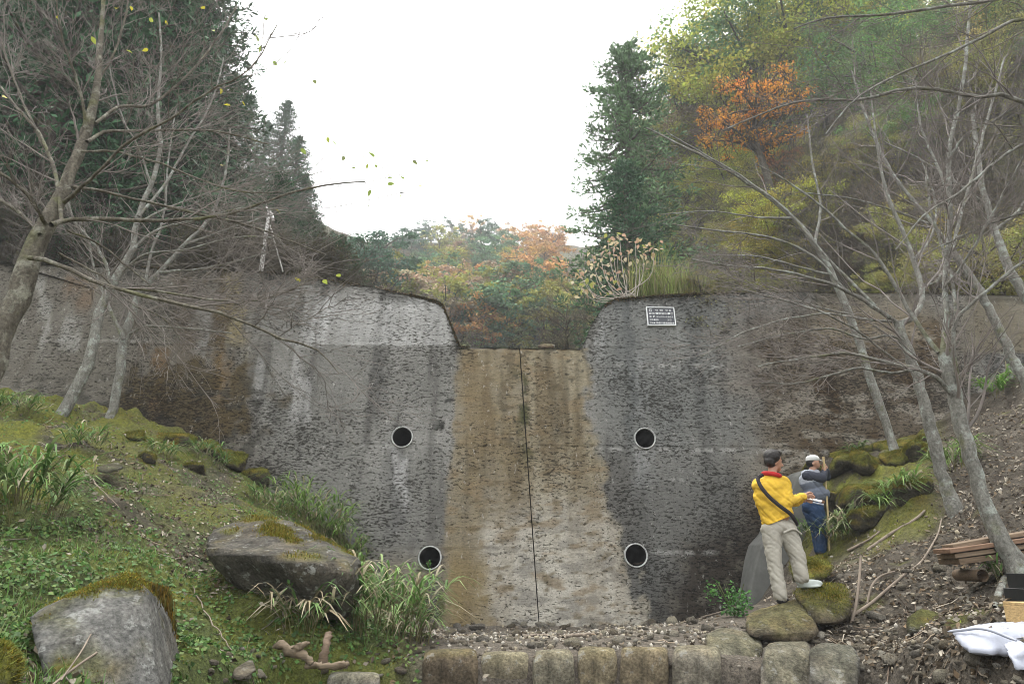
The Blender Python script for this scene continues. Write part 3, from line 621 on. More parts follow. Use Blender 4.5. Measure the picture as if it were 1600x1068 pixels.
w = np.maximum(sm(630, 680, px) * sm(1260, 1200, px) * sm(960, 975, py) * .9, sm(1230, 1300, px) * (.12 + .88 * sm(930, 1000, py))) * (1 - L * .8); k = RS.rand(len(x)) < w * .75
x, y = x[k], y[k]; N = len(x); D, F0 = ICO[1]
s = RS.uniform(.008, .026, N) * (.6 + .06 * y); sh = 1 + .45 * RS.normal(size=(N, 12 if len(D) == 12 else len(D))) * .5
V = D[None] * sh[..., None] * (s[:, None] * np.ones(3) * RS.uniform(.6, 1.2, (N, 3)))[:, None]
V = V + np.stack([x, y, zt(x, y) + s * .3], -1)[:, None]
base = np.array([(.22, .20, .165), (.15, .125, .095), (.30, .28, .24), (.10, .085, .065), (.25, .22, .16)])[RS.randint(0, 5, N)] * RS.uniform(.7, 1.15, (N, 1))
M_VC = None
def vc_mat(name, rough=.9, transl=0., var=.25, spec=.2):
    m, t, b = newmat(name, rough, spec); ca = colattr(t); g = t.nodes.new('ShaderNodeNewGeometry')
    c = mixc(t, 1, ca.outputs[0], ramp(t, g.outputs['Random Per Island'], [(0, (1 - var,) * 3), (1, (1 + var,) * 3)]), 'MULTIPLY'); t.links.new(c, b.inputs[0])
    if transl:
        tr = t.nodes.new('ShaderNodeBsdfTranslucent'); t.links.new(c, tr.inputs[0]); mx = t.nodes.new('ShaderNodeMixShader'); mx.inputs[0].default_value = transl
        out = t.nodes['Material Output']; t.links.new(b.outputs[0], mx.inputs[1]); t.links.new(tr.outputs[0], mx.inputs[2]); t.links.new(mx.outputs[0], out.inputs[0])
    return m
M_GRAVEL = vc_mat('gravel', .95)
nv = len(D); F = (F0[None] + (np.arange(N) * nv)[:, None, None]).reshape(-1, 3)
tag(mk('gravel', V.reshape(-1, 3), F, M_GRAVEL, None, False, np.repeat(base, nv, 0)), 'loose gravel and chips strewn over the gully floor', kind='stuff')
# ================================================================== GROUND COVER
M_LEAF = vc_mat('small_leaves', .6, .3, .35, .3); M_DEAD = vc_mat('dead_leaves', .9, .15, .4); M_MOSSF = vc_mat('moss_fuzz', .95, .2, .35)
def leaves(x, y, z, nrmv, size, cols, name, label, mat, curl=.2, aspect=.6, tilt=.5, parent=None, lift=.004):
    N = len(x); n = nrmv + RS.normal(size=(N, 3)) * tilt; n /= np.linalg.norm(n, axis=1, keepdims=True); n[:, 2] = np.abs(n[:, 2])
    t, b, n = rot_from(n, RS.uniform(0, 6.28, N)); s = size[:, None]; c = np.stack([x, y, z + lift], -1)
    cu = (RS.normal(size=(N, 1)) * curl)
    V = np.stack([c - t * s * .5, c + b * s * .5 * aspect + n * s * np.abs(cu) * .5, c + t * s * .5 + n * s * cu * .6, c - b * s * .5 * aspect + n * s * np.abs(cu) * .5], 1)
    F = np.stack([np.arange(N) * 4, np.arange(N) * 4 + 1, np.arange(N) * 4 + 2, np.arange(N) * 4 + 3], -1)
    F = np.concatenate([F[:, [0, 1, 2]], F[:, [0, 2, 3]]])
    o = mk(name, V.reshape(-1, 3), F, mat, parent, False, np.repeat(cols, 4, 0))
    if label: tag(o, label, kind='stuff')
    return o
def blades(x, y, z, h, w, lean, cols, name, label, mat, nrmv=None, parent=None, segs=3, droop=.5, az=None):
    N = len(x); a = RS.uniform(0, 6.28, N) if az is None else az; d = np.stack([np.cos(a), np.sin(a), 0 * a], -1); side = np.stack([-np.sin(a), np.cos(a), 0 * a], -1)
    up = np.array([0, 0, 1.]) if nrmv is None else nrmv; rows = []
    for k in range(segs + 1):
        u = k / segs; out = lean * (u * .5 + droop * u * u); hi = np.sqrt(np.clip(1 - (lean * u * .6) ** 2, .1, 1)) * u - droop * lean * u ** 3 * .5
        c = np.stack([x, y, z], -1) + d * (h * out)[:, None] + up * (h * hi)[:, None]
        ww = w * (.55 + .9 * u - 1.38 * u * u); rows += [c - side * ww[:, None] * .5, c + side * ww[:, None] * .5]
    V = np.stack(rows, 1); nv = 2 * (segs + 1); f = np.array([[2 * k, 2 * k + 1, 2 * k + 3, 2 * k + 2] for k in range(segs)])
    F = (f[None] + (np.arange(N) * nv)[:, None, None]).reshape(-1, 4)
    o = mk(name, V.reshape(-1, 3), F, mat, parent, False, np.repeat(cols, nv, 0))
    if label: tag(o, label, kind='stuff')
    return o
def pal(N, cs): return np.array(cs)[RS.randint(0, len(cs), N)] * RS.uniform(.75, 1.25, (N, 1))
# clover and small herbs
x, y = cand(420000, x1=2.5, pw=1.35); px, py, L, mo, li, gr = masks(x, y); cl = n2(x, y, 3.2, 3, 70)
k = RS.rand(len(x)) < gr * (.2 + .8 * sm(-.15, .2, cl)) * sm(-.3, .1, n2(x, y, .7, 3, 71) + .45 * sm(720, 900, py)); x, y = x[k], y[k]; N = len(x)
hgt = np.maximum(0, n2(x, y, 3.2, 3, 70)) * .12
leaves(x, y, zt(x, y) + RS.rand(N) * (.015 + hgt), nrm(x, y), RS.uniform(.02, .05, N), pal(N, [(.075, .16, .038), (.095, .19, .042), (.055, .12, .03), (.14, .20, .055), (.10, .14, .04)]), 'clover', 'small green clover and herb leaves carpeting the left bank', M_LEAF, .25, .8, .45)
# dead leaf litter, both banks
x, y = cand(420000, pw=1.3); px, py, L, mo, li, gr = masks(x, y); k = RS.rand(len(x)) < (.10 + .9 * li) * (.35 + .65 * sm(-.2, .3, n2(x, y, 2.4, 3, 72))) * (1 - .75 * mo) * (1 - .8 * sm(650, 690, px) * sm(1240, 1180, px)); x, y = x[k], y[k]; N = len(x)
leaves(x, y, zt(x, y) + RS.rand(N) * .015, nrm(x, y), RS.uniform(.022, .075, N), pal(N, [(.19, .16, .12), (.13, .105, .075), (.25, .22, .172), (.085, .068, .048), (.31, .28, .228), (.165, .122, .078), (.055, .043, .032)]), 'leaf_litter', 'grey brown dead leaves lying over both banks', M_DEAD, .5, .6, .45)
# moss fuzz
x, y = cand(800000, pw=.9); px, py, L, mo, li, gr = masks(x, y); k = RS.rand(len(x)) < mo * sm(-.25, .2, n2(x, y, 3.5, 3, 73)) * .8; x, y = x[k], y[k]; N = len(x)
yel = sm(-.1, .35, n2(x, y, 1.4, 3, 46))[:, None]
blades(x, y, zt(x, y), RS.uniform(.015, .045, N), RS.uniform(.008, .02, N), RS.uniform(.2, .9, N), (np.array((.15, .185, .03)) * (1 - yel) + np.array((.25, .22, .03)) * yel) * RS.uniform(.6, 1.25, (N, 1)), 'moss', 'yellow green moss cushions over the banks', M_MOSSF, nrm(x, y), segs=1)
# short grass
x, y = cand(260000, x1=2.5, pw=1.2); px, py, L, mo, li, gr = masks(x, y); g2 = n2(x, y, 1.3, 3, 74) + .5 * sm(70, 20, np.abs(px - 190) * .5 + np.abs(py - 865)) + .35 * sm(60, 20, np.abs(px - 560) * .8 + np.abs(py - 855) * .5)
k = RS.rand(len(x)) < gr * sm(.12, .45, g2) * .75; x, y = x[k], y[k]; N = len(x)
blades(x, y, zt(x, y), RS.uniform(.05, .16, N), RS.uniform(.004, .009, N), RS.uniform(.3, 1.1, N), pal(N, [(.09, .19, .04), (.12, .22, .05), (.07, .14, .03), (.17, .19, .07)]), 'grass', 'short bright grass on the left bank', M_LEAF, segs=2)
x, y = cand(90000, pw=1.2); px, py, L, mo, li, gr = masks(x, y); k = RS.rand(len(x)) < (L * .35 + .05) * sm(.1, .5, n2(x, y, 1.1, 3, 75)); x, y = x[k], y[k]; N = len(x)
blades(x, y, zt(x, y), RS.uniform(.06, .2, N), RS.uniform(.003, .006, N), RS.uniform(.5, 1.3, N), pal(N, [(.27, .23, .13), (.20, .17, .09), (.33, .29, .18)]), 'dry_grass', 'thin straw coloured dry grass blades on the banks', M_DEAD, segs=2)
# twig litter
x, y = cand(16000, pw=1.2); px, py, L, mo, li, gr = masks(x, y); k = RS.rand(len(x)) < .12 + .5 * li; x, y = x[k], y[k]; N = len(x); a = RS.uniform(0, 6.28, N); l = RS.uniform(.05, .28, N)
uu = np.linspace(-.5, .5, 4); tx = x[:, None] + np.cos(a)[:, None] * l[:, None] * uu; ty = y[:, None] + np.sin(a)[:, None] * l[:, None] * uu
v, f = tubes(np.stack([tx, ty, zt(tx, ty) + .012 + RS.rand(N, 4) * .02], -1), np.repeat(RS.uniform(.002, .006, (N, 1)), 4, 1), 3)
tag(mk('twig_litter', v, f, M_DEAD, None, False, np.repeat(pal(N, [(.2, .16, .115), (.13, .10, .075), (.28, .25, .2)]), 12, 0)), 'fallen twigs scattered over the banks', kind='stuff')
# fuzz on the mossy rocks, and the hanging moss of the near boulder
def rock_fuzz(o, n, hl, cs, lim=.5):
    me = o.data; nv = len(me.vertices); V = np.empty(nv * 3, np.float32); me.vertices.foreach_get('co', V); V = V.reshape(-1, 3).astype(float); nr_ = np.empty(nv * 3, np.float32); me.vertices.foreach_get('normal', nr_); nr_ = nr_.reshape(-1, 3)
    c = np.empty(nv * 4, np.float32); me.color_attributes['col'].data.foreach_get('color', c); c = c.reshape(-1, 4); m = (c[:, 1] > c[:, 2] * 2.2) & (c[:, 1] > .035); i = np.where(m)[0]
    if len(i) < 5: return
    i = i[RS.randint(0, len(i), n)]; sp = np.abs(V).max() * .02 + .012; p = V[i] + RS.normal(size=(n, 3)) * sp; n3 = nr_[i] + np.array([0, 0, .2]); n3 /= np.linalg.norm(n3, axis=1, keepdims=True)
    p -= nr_[i] * ((p - V[i]) * nr_[i]).sum(1)[:, None]
    b = blades(p[:, 0], p[:, 1], p[:, 2], RS.uniform(*hl, n), RS.uniform(.008, .018, n), RS.uniform(.2, 1, n), np.array(cs)[RS.randint(0, len(cs), n)] * RS.uniform(.7, 1.25, (n, 1)), 'moss', None, M_MOSSF, n3, segs=1)
    b.parent = o; b['kind'] = 'stuff'
MC = [(.12, .13, .02), (.19, .15, .02), (.085, .10, .02), (.15, .15, .025)]
rock_fuzz(BR, 6000, (.006, .017), MC + [(.17, .10, .015), (.16, .17, .025)]); rock_fuzz(B2, 6000, (.012, .04), MC + [(.16, .10, .015)])
for o in list(COL.objects):
    if o.name.startswith('boulder') and o not in (BR, B2) and any(s in o.get('label', '') for s in ('moss',)): rock_fuzz(o, 3000, (.010, .032), MC)
q = P(np.array([232., 262., 280.]), np.array([915., 935., 1000.]), np.array([4.3, 4.5, 4.4]))
N = 5200; u = RS.rand(N); vv = RS.rand(N)
sx = P(lerp(225, 262, u) + 22 * vv, 905 + 10 * u + 130 * vv, 4.22 + .05 * vv + .5 * u)
b_ = blades(sx[:, 0] + RS.normal(size=N) * .012, sx[:, 1] + RS.normal(size=N) * .012, sx[:, 2], -RS.uniform(.06, .16, N), RS.uniform(.006, .014, N), RS.uniform(-.4, .4, N), pal(N, [(.12, .085, .015), (.16, .10, .016), (.08, .075, .016), (.06, .05, .015)]), 'hanging_moss', None, M_MOSSF, segs=2)
b_.parent = BR; b_.location = -BR.location; b_['kind'] = 'stuff'
# ------------------------------------------------------------------ bamboo grass, ferns, tufts: each plant a thing
M_SASA = vc_mat('bamboo_grass_leaf', .65, .3, .4, .15)
def sasa(loc, rad, h, n, label, dry=.15, seed=0, cs=None, wid=1., name='bamboo_grass', group='bamboo grass clumps'):
    t = empty(name, loc, label, name.replace('_', ' '), group); st = np.random.RandomState(seed); n = int(n * 1.4); ns = max(5, n // 7)
    a = st.uniform(0, 6.28, ns); r = rad * np.sqrt(st.rand(ns)) * .6; bx, by = r * np.cos(a), r * np.sin(a)
    bz = zt(loc[0] + bx, loc[1] + by) - loc[2] - .02; hh = h * st.uniform(.55, 1.05, ns); lean = st.uniform(.15, .6, ns); a2 = a + st.normal(size=ns) * .6
    u = np.linspace(0, 1, 5)[None]; sx_ = bx[:, None] + (np.cos(a2) * lean * hh)[:, None] * u ** 1.6; sy_ = by[:, None] + (np.sin(a2) * lean * hh)[:, None] * u ** 1.6; sz_ = bz[:, None] + hh[:, None] * (u - .12 * u ** 2)
    v, f = tubes(np.stack([sx_, sy_, sz_], -1), np.repeat([[.004, .0038, .0034, .003, .002]], ns, 0), 4); mk('stem', v, f, M_SASA, t, False, np.tile([[.16, .15, .07]], (len(v), 1)))
    si = st.randint(0, ns, n); tu = st.uniform(.35, 1, n); k = tu * 4; i0 = np.minimum(k.astype(int), 3); fr = k - i0
    g = lambda A: A[si, i0] * (1 - fr) + A[si, i0 + 1] * fr
    cs = cs or [(.10, .19, .05), (.14, .24, .07), (.07, .145, .038), (.20, .27, .11)]
    c = np.array(cs)[st.randint(0, len(cs), n)]; dm = st.rand(n) < dry; c[dm] = np.array([(.32, .29, .20), (.25, .21, .13)])[st.randint(0, 2, dm.sum())]
    ll = st.uniform(.10, .19, n) * wid
    o = blades(g(sx_), g(sy_), g(sz_), ll, ll * st.uniform(.12, .17, n), st.uniform(.8, 1.9, n), c, 'foliage', None, M_SASA, None, t, 4, .6, a2[si] + st.normal(size=n) * 1.0)
    return t
def at_px(px_, py_, y0=2.5): return hit(px_, py_, y0)
for i, (a, b, rad, h, n, lab, kw) in enumerate([
    (45, 790, .52, .62, 210, 'large pale green bamboo grass clump at the left edge of the bank', dict(wid=1.5, dry=.1)),
    (488, 828, .8, .85, 420, 'bamboo grass clump growing behind the big overhanging boulder', dict(wid=1.35, cs=[(.12, .22, .045), (.18, .28, .07), (.09, .16, .035)])),
    (545, 868, .45, .55, 160, 'bright bamboo grass tuft between the big boulder and the dam', dict(wid=1.2, cs=[(.12, .22, .05), (.16, .25, .06)])),
    (590, 988, .8, .72, 520, 'spreading bamboo grass clump at the foot of the dam beside the rubble', dict(wid=1.35, dry=.28)),
    (640, 1000, .3, .35, 90, 'low bamboo grass tuft at the right end of the left bank', dict(dry=.4)),
    (478, 985, .28, .42, 100, 'half dry bamboo grass tuft hanging under the big boulder', dict(dry=.65, wid=1.3)),
    (330, 722, .4, .4, 110, 'small bamboo grass tuft at mid height of the left bank', dict(wid=1.1)),
    (130, 690, .35, .35, 90, 'bamboo grass tuft beside the foot of the leaning trunk', dict(wid=1.2)),
    (25, 640, .5, .35, 110, 'leafy tuft where the left bank meets the dam', dict(wid=1.2)),
    (1400, 775, .45, .35, 170, 'drooping bamboo grass over the lower mossy ledge', dict(wid=1.6, cs=[(.12, .21, .05), (.17, .26, .08)])),
    (1318, 832, .55, .42, 220, 'bamboo grass clump right of the man in blue', dict(wid=1.35, cs=[(.11, .19, .05), (.16, .23, .08), (.20, .24, .12)], dry=.2)),
    (1275, 835, .3, .4, 80, 'bamboo grass behind the knees of the man in blue', dict(wid=1.2)),
    (1492, 735, .35, .5, 130, 'bamboo grass tuft between the two grey trunks', dict(wid=1.5, cs=[(.12, .20, .05), (.17, .24, .08)])),
    (1556, 612, .35, .45, 130, 'bright green tuft at the top of the right bank against the dam', dict(wid=1.4, cs=[(.10, .22, .035), (.14, .26, .05)])),
    (1338, 705, .2, .3, 50, 'small green sprig at the foot of the dam above the moss ledge', dict(wid=1.)),
    (1575, 905, .3, .25, 60, 'green tuft in the roots of the right hand tree', dict(wid=1.)),
    (255, 712, .3, .3, 70, 'bamboo grass tuft on the moss edge below the second trunk', dict(wid=1.2)),
    (420, 790, .4, .35, 110, 'olive bamboo grass left of the clump behind the boulder', dict(wid=1.1, dry=.3))]):
    sasa(at_px(a, b), rad, h, n, lab, seed=i, **kw)
# leafy herb against the slab, sprig in the drain
def herb(loc, rad, h, n, label, cs, seed=0, size=.05, name='leafy_herb', parent=None):
    st = np.random.RandomState(seed); t = empty(name, loc, label, 'herb') if parent is None else parent
    p = st.normal(size=(n, 3)); p /= np.linalg.norm(p, axis=1)[:, None]; lob = st.normal(size=(6, 3)) * np.array([rad * .55, rad * .45, h * .22]); p = p * st.rand(n, 1) ** .5 * np.array([rad, rad, h]) * .42 + lob[st.randint(0, 6, n)]; p[:, 2] = np.abs(p[:, 2] + h * .35)
    global RS; old = RS; RS = st
    leaves(p[:, 0], p[:, 1], p[:, 2], np.tile([[0, -.3, .8]], (n, 1)), st.uniform(size * .6, size * 1.2, n), pal(n, cs), 'foliage', None, M_LEAF, .25, .7, .6, t); RS = old
    k = 7; a = st.uniform(0, 6.28, k); u = np.linspace(0, 1, 4)[None]
    v, f = tubes(np.stack([np.cos(a)[:, None] * rad * .7 * u, np.sin(a)[:, None] * rad * .7 * u, h * .9 * u * np.ones((k, 1))], -1), np.full((k, 4), .004), 4); mk('stem', v, f, M_LEAF, t, False, np.tile([[.1, .12, .04]], (len(v), 1)))
    return t
herb(at_px(1148, 962), .28, .42, 420, 'bright green leafy herb beside the foot of the smooth slab', [(.05, .15, .03), (.07, .19, .035), (.04, .11, .025)], 1, .05)
herb(Vector(PIPE_C[1]) + Vector((-.03, .02, -PIPE_R + .03)), .05, .13, 26, 'green sprig growing in the mouth of the lower left drain', [(.06, .18, .03), (.08, .22, .04)], 2, .05)
# ================================================================== BARE FOREGROUND TREES
def bark_mat(name, c1, c2, lich):
    m, t, b = newmat(name, .9, .2); v = coords(t, (1, 1, .35)); g = coords(t)
    c = ramp(t, noise(t, v, 14, 6, .65, .5), [(.3, c1), (.65, c2)])
    c = mixc(t, ramp(t, noise(t, g, 7, 5, .65), [(.52, (0, 0, 0)), (.62, (.75, .75, .75))]), c, lich)
    c = mixc(t, ramp(t, noise(t, g, 3, 3, .6), [(.58, (0, 0, 0)), (.68, (.7, .7, .7))]), c, (.13, .135, .06)); c = mixc(t, 1, c, ramp(t, noise(t, g, 38, 5, .7), [(.3, (.5, .5, .5)), (.55, (1, 1, 1)), (.75, (1.4, 1.4, 1.4))]), 'MULTIPLY'); t.links.new(c, b.inputs[0])
    bump(t, b, noise(t, v, 30, 5, .7), 1, .03); return m
M_BARK = bark_mat('lichened_bark', (.07, .062, .048), (.17, .155, .122), (.29, .29, .235))
M_BARK2 = bark_mat('pale_green_bark', (.12, .115, .10), (.24, .238, .21), (.35, .385, .345))
M_TWIG = plain('twig_bark', (.17, .152, .138), .85, .45, 3, 0)
M_YLEAF = vc_mat('yellow_leaf', .55, .45, .15)
TS = np.random.RandomState(21)
def spawn(Pn, Rn, k, ln, n=7, ang=(25, 60), flat=.55, up=.12, tmin=.12, rr=.5, rmin=.0016, jit=.10):
    """children of every parent branch: (N,n0,3) -> (N*k,n,3)"""
    N, m, _ = Pn.shape; T = np.gradient(Pn, axis=1); L = np.linalg.norm(np.diff(Pn, axis=1), axis=-1).sum(1)
    i = np.repeat(np.arange(N), k); t = tmin + (1 - tmin) * TS.rand(N * k) ** .8 * .99; x = t * (m - 1); a = np.minimum(x.astype(int), m - 2); f = (x - a)[:, None]
    p0 = Pn[i, a] * (1 - f) + Pn[i, a + 1] * f; d = T[i, a] * (1 - f) + T[i, a + 1] * f; d /= np.linalg.norm(d, axis=1, keepdims=True) + 1e-9
    r0 = (Rn[i, a] * (1 - f[:, 0]) + Rn[i, a + 1] * f[:, 0])
    o = TS.normal(size=(N * k, 3)); o[:, 2] *= (1 - flat); o -= d * (o * d).sum(1, keepdims=True); o /= np.linalg.norm(o, axis=1, keepdims=True) + 1e-9
    A = np.radians(TS.uniform(*ang, N * k))[:, None]; d1 = d * np.cos(A) + o * np.sin(A); d1[:, 2] += up * TS.rand(N * k)
    d1 /= np.linalg.norm(d1, axis=1, keepdims=True); le = ln * (.45 + .8 * TS.rand(N * k)) * np.clip(L[i] / L.mean(), .5, 1.6) * (1.15 - .65 * t)
    w = TS.normal(size=(N * k, n, 3)) * jit; w[:, 0] = 0; w = np.cumsum(w, 1) * .55; bend = TS.normal(size=(N * k, 1, 3)) * .16 + d[:, None] * .22 + np.array([0, 0, .05])
    s = np.linspace(0, 1, n)[None, :, None]; C = p0[:, None] + le[:, None, None] * (d1[:, None] * s + bend * s ** 2 + w * s * .55)
    rb = np.maximum(np.minimum(r0 * .75, rr * r0 + .0), rmin)[:, None]; Rr = np.maximum(rb * (1 - .75 * np.linspace(0, 1, n)[None]), rmin * .7)
    return C, Rr
def bare_tree(name, label, limbs, spec, mat=M_BARK, seed=1, cull=None, leafspec=None, dens=1., group=None, base=None):
    """limbs: [(points (px,py), radii px, depth0, depth1)], the first is the trunk; spec: twig lengths"""
    global TS; TS = np.random.RandomState(seed)
    pts0 = limbs[0]; b0 = P(*pts0[0][0], pts0[2]) if base is None else base
    t = empty(name, b0, label, 'tree', group); allP, allR = [], []
    for li, (pp, rad, d0, d1) in enumerate(limbs):
        pp = np.array(pp, float); k = len(pp); Y = np.linspace(d0, d1, k); W = P(pp[:, 0], pp[:, 1], Y); dep = (W - np.array([0, 0, CAMZ])) @ M3[:, 2] * -1
        if li: rad = [q * .50 for q in rad]
        else:
            rad = [q * (.74 if i < len(rad) * .4 else .62) for i, q in enumerate(rad)]
        rw = np.interp(np.linspace(0, 1, k), np.linspace(0, 1, len(rad)), rad) * dep / FPX
        n = 30 if li == 0 else 22; 
        if li == 0: W = np.r_[[W[0] - (W[1] - W[0]) / np.linalg.norm(W[1] - W[0]) * .12 - np.array([0, 0, .35])], W]; rw = np.r_[rw[0] * 1.25, rw]
        q = resample(np.c_[W, rw], n); C = q[:, :3]; r = np.maximum(q[:, 3], .002)
        wob = np.stack([fbm(np.c_[np.arange(n) * .55 + 40 * c_, np.full(n, li * 3.3 + seed), np.zeros(n)], 3) for c_ in range(3)], -1) * (r[:, None] * .55 + .014); C = C + wob
        
        sd_ = 12 if li == 0 else 8
        v, f = tubes(C[None], r[None], sd_); v = v + (fbm(v * 6 + seed, 3) * .14)[:, None] * np.repeat(r, sd_)[:, None] * TS.choice([1.]) 
        o = mk('trunk' if li == 0 else 'branch', v, f, mat, None, True); attach(o, t)
        allP.append(resample(np.c_[C, r], 22)[:, :3]); allR.append(np.interp(np.linspace(0, 1, 22), np.linspace(0, 1, n), r))
    A = np.array(allP); B = np.array(allR); k1, l1, k2, l2, k3, l3 = spec
    ks = slice(1, None) if len(A) > 1 else slice(0, None)
    c1, r1 = spawn(A[ks], B[ks], k1, l1, 9, (25, 58), rr=.42, tmin=.1, rmin=.004); ct, rt = spawn(A[:1], B[:1], max(3, k1 // 2), l1, 9, (35, 65), rr=.3, tmin=.55, rmin=.004)
    c1 = np.concatenate([c1, ct]); r1 = np.concatenate([r1, rt])
    c2, r2 = spawn(c1, r1, k2, l2, 7, (25, 60), rr=.55, rmin=.0030); c3, r3 = spawn(c2, r2, k3, l3, 5, (25, 65), rr=.6, rmin=.0021)
    if cull is not None:
        for nm_ in (0, 1, 2):
            c_, r_ = ((c1, r1), (c2, r2), (c3, r3))[nm_]; e = pix(c_[:, -1]); kk = ~(cull(e[0], e[1]) & (TS.rand(len(c_)) < (.55, .8, .9)[nm_]))
            if nm_ == 0: c1, r1 = c_[kk], r_[kk]
            elif nm_ == 1: c2, r2 = c_[kk], r_[kk]
            else: c3, r3 = c_[kk], r_[kk]
    P4 = [tubes(c1, r1, 5), tubes(c2, r2, 4), tubes(c3, r3, 3)]
    v, f = cat(P4); o = mk('twigs', v, f, M_TWIG, None, True); attach(o, t); o['kind'] = 'stuff'
    return t, c2, c3
def leaf_mesh():
    u = np.linspace(0, 1, 6); w = np.sin(np.pi * u ** .8) * .3; z = -.25 * u ** 2
    V = np.concatenate([np.stack([-w, u, z + .12 * w], -1), np.stack([0 * u, u, z - .02], -1), np.stack([w, u, z + .12 * w], -1)]); return mk('leaf', V, grid_faces(3, 6), M_YLEAF, link=False, col=np.tile([[.32, .34, .06]], (18, 1)))
def leaf_mesh2(c):
    m = leaf_mesh(); a = np.ones((18, 4), np.float32); a[:, :3] = c; m.color_attributes['col'].data.foreach_set('color', a.ravel()); return m
LEAFM = [leaf_mesh2(c) for c in ((.42, .40, .05), (.30, .36, .07), (.20, .27, .07), (.16, .19, .08))]
def hang_leaves(t, spots, depth, kinds, size=.075, seed=0):
    r_ = random.Random(seed)
    for a, b in spots:
        o = ob('leaf', LEAFM[r_.choice(kinds)], t); q = P(a, b, depth + r_.uniform(-.3, .3)); o.location = Vector(q) - t.location; s = size * r_.uniform(.7, 1.25); o.scale = (s, s, s)
        o.rotation_euler = (r_.uniform(-.9, .5), r_.uniform(-.6, .6), r_.uniform(0, 6.28))
# ---- left group
T1, T1c2, T1c3 = bare_tree('bare_tree', 'large bare tree with mossy trunk leaning in at the left edge', [
    ([(-60, 660), (-28, 600), (5, 520), (40, 425), (75, 345), (100, 295), (122, 240), (140, 190), (152, 130), (158, 60), (165, -40)], [30, 26, 25, 22, 17, 15, 14, 12, 8, 6, 4], 5.2, 6.0),
    ([(80, 352), (100, 345), (180, 343), (260, 345), (350, 335), (430, 310), (500, 290), (570, 284)], [9, 7, 6, 5, 4, 3, 2], 5.3, 6.3),
    ([(98, 315), (135, 285), (150, 272), (200, 222), (260, 190), (330, 140), (390, 110), (432, 40)], [7, 5, 4.5, 4, 3, 2, 1.5], 5.5, 4.6),
    ([(45, 402), (90, 412), (150, 440), (230, 463), (280, 475), (350, 490), (430, 525), (500, 550), (530, 583)], [8, 7, 6, 5.5, 5, 4, 3, 1.5], 5.3, 4.9),
    ([(185, 452), (240, 454), (330, 468), (420, 465), (470, 445), (495, 432)], [4, 3.5, 3, 2.5, 1.5], 5.2, 5.6),
    ([(135, 222), (165, 206), (200, 205), (280, 203), (345, 207), (420, 225)], [6, 5, 4, 3, 1.5], 5.6, 6.6),
    ([(150, 192), (190, 166), (230, 165), (290, 120), (340, 60), (370, 10)], [5, 4.5, 4, 3, 2], 5.6, 7.0),
    ([(112, 292), (150, 297), (200, 308), (290, 330), (380, 350), (450, 375), (510, 398)], [5, 4, 4, 3, 2], 5.5, 6.8),
    ([(128, 236), (160, 236), (230, 248), (300, 275), (380, 300), (440, 300)], [4, 4, 3, 2.5, 1.5], 5.6, 6.0),
    ([(72, 350), (62, 332), (38, 300), (8, 275), (-40, 240)], [7, 6, 5, 4], 5.4, 4.8),
    ([(62, 366), (40, 340), (5, 315), (-40, 300)], [6, 5.5, 5, 4], 5.4, 5.8),
    ([(95, 345), (92, 300), (82, 255), (65, 215), (20, 160), (-20, 110)], [6, 6, 5, 4, 3], 5.4, 6.2),
    ([(70, 230), (45, 180), (20, 120), (0, 60), (-20, -10)], [3.5, 3, 3, 2], 5.9, 6.3),
    ([(136, 200), (122, 130), (100, 70), (85, -20)], [5, 4, 3, 2], 5.7, 5.2),
    ([(150, 135), (175, 90), (195, 30), (205, -30)], [4, 3, 3, 2], 5.9, 6.4),
    ([(92, 395), (120, 410), (170, 440), (200, 470), (260, 500), (290, 540)], [3.5, 3, 2.5, 2, 1.4], 5.2, 5.6),
    ([(105, 360), (150, 378), (210, 425), (270, 470), (330, 480)], [3.5, 3, 2.5, 2, 1.4], 5.3, 6.3)],
    (14, .85, 7, .45, 3, .22), seed=4, cull=lambda a, b: (a > 340 + .36 * np.clip(b, 0, 400)) & (b < 395))
hang_leaves(T1, [(90, 30), (143, 57), (232, 77), (205, 10), (235, 35), (320, 14), (258, 32), (182, 14), (197, 78), (345, 137), (332, 47), (360, 165), (378, 158), (348, 258), (10, 152), (432, 328), (468, 440), (505, 437), (532, 432)], 5.6, [0, 0, 1], .062, 3)
hang_leaves(T1, [(395, 55), (408, 72), (402, 58), (412, 30), (426, 96), (450, 95), (518, 220), (512, 214), (538, 244), (566, 244), (585, 246), (575, 255), (588, 262), (600, 268), (610, 272), (614, 278), (630, 280), (605, 288), (645, 250), (664, 250), (580, 296), (622, 304), (660, 290), (470, 232), (576, 322), (548, 262), (490, 125), (437, 62)], 6.3, [2, 2, 3, 1], .07, 5)
o = tubes(resample(np.array([P(500., 290., 6.25), P(560., 288., 6.3), P(600., 278., 6.3), P(640., 270., 6.35)]), 10)[None], np.full((1, 10), .003), 4); attach(mk('branch', *o, M_TWIG, None, True), T1)
o = tubes(resample(np.array([P(430., 60., 5.0), P(470., 110., 5.5), P(500., 200., 6.2), P(540., 246., 6.3), P(600., 250., 6.35), P(662., 252., 6.3)]), 14)[None], np.full((1, 14), .0022), 4); attach(mk('branch', *o, M_TWIG, None, True), T1)
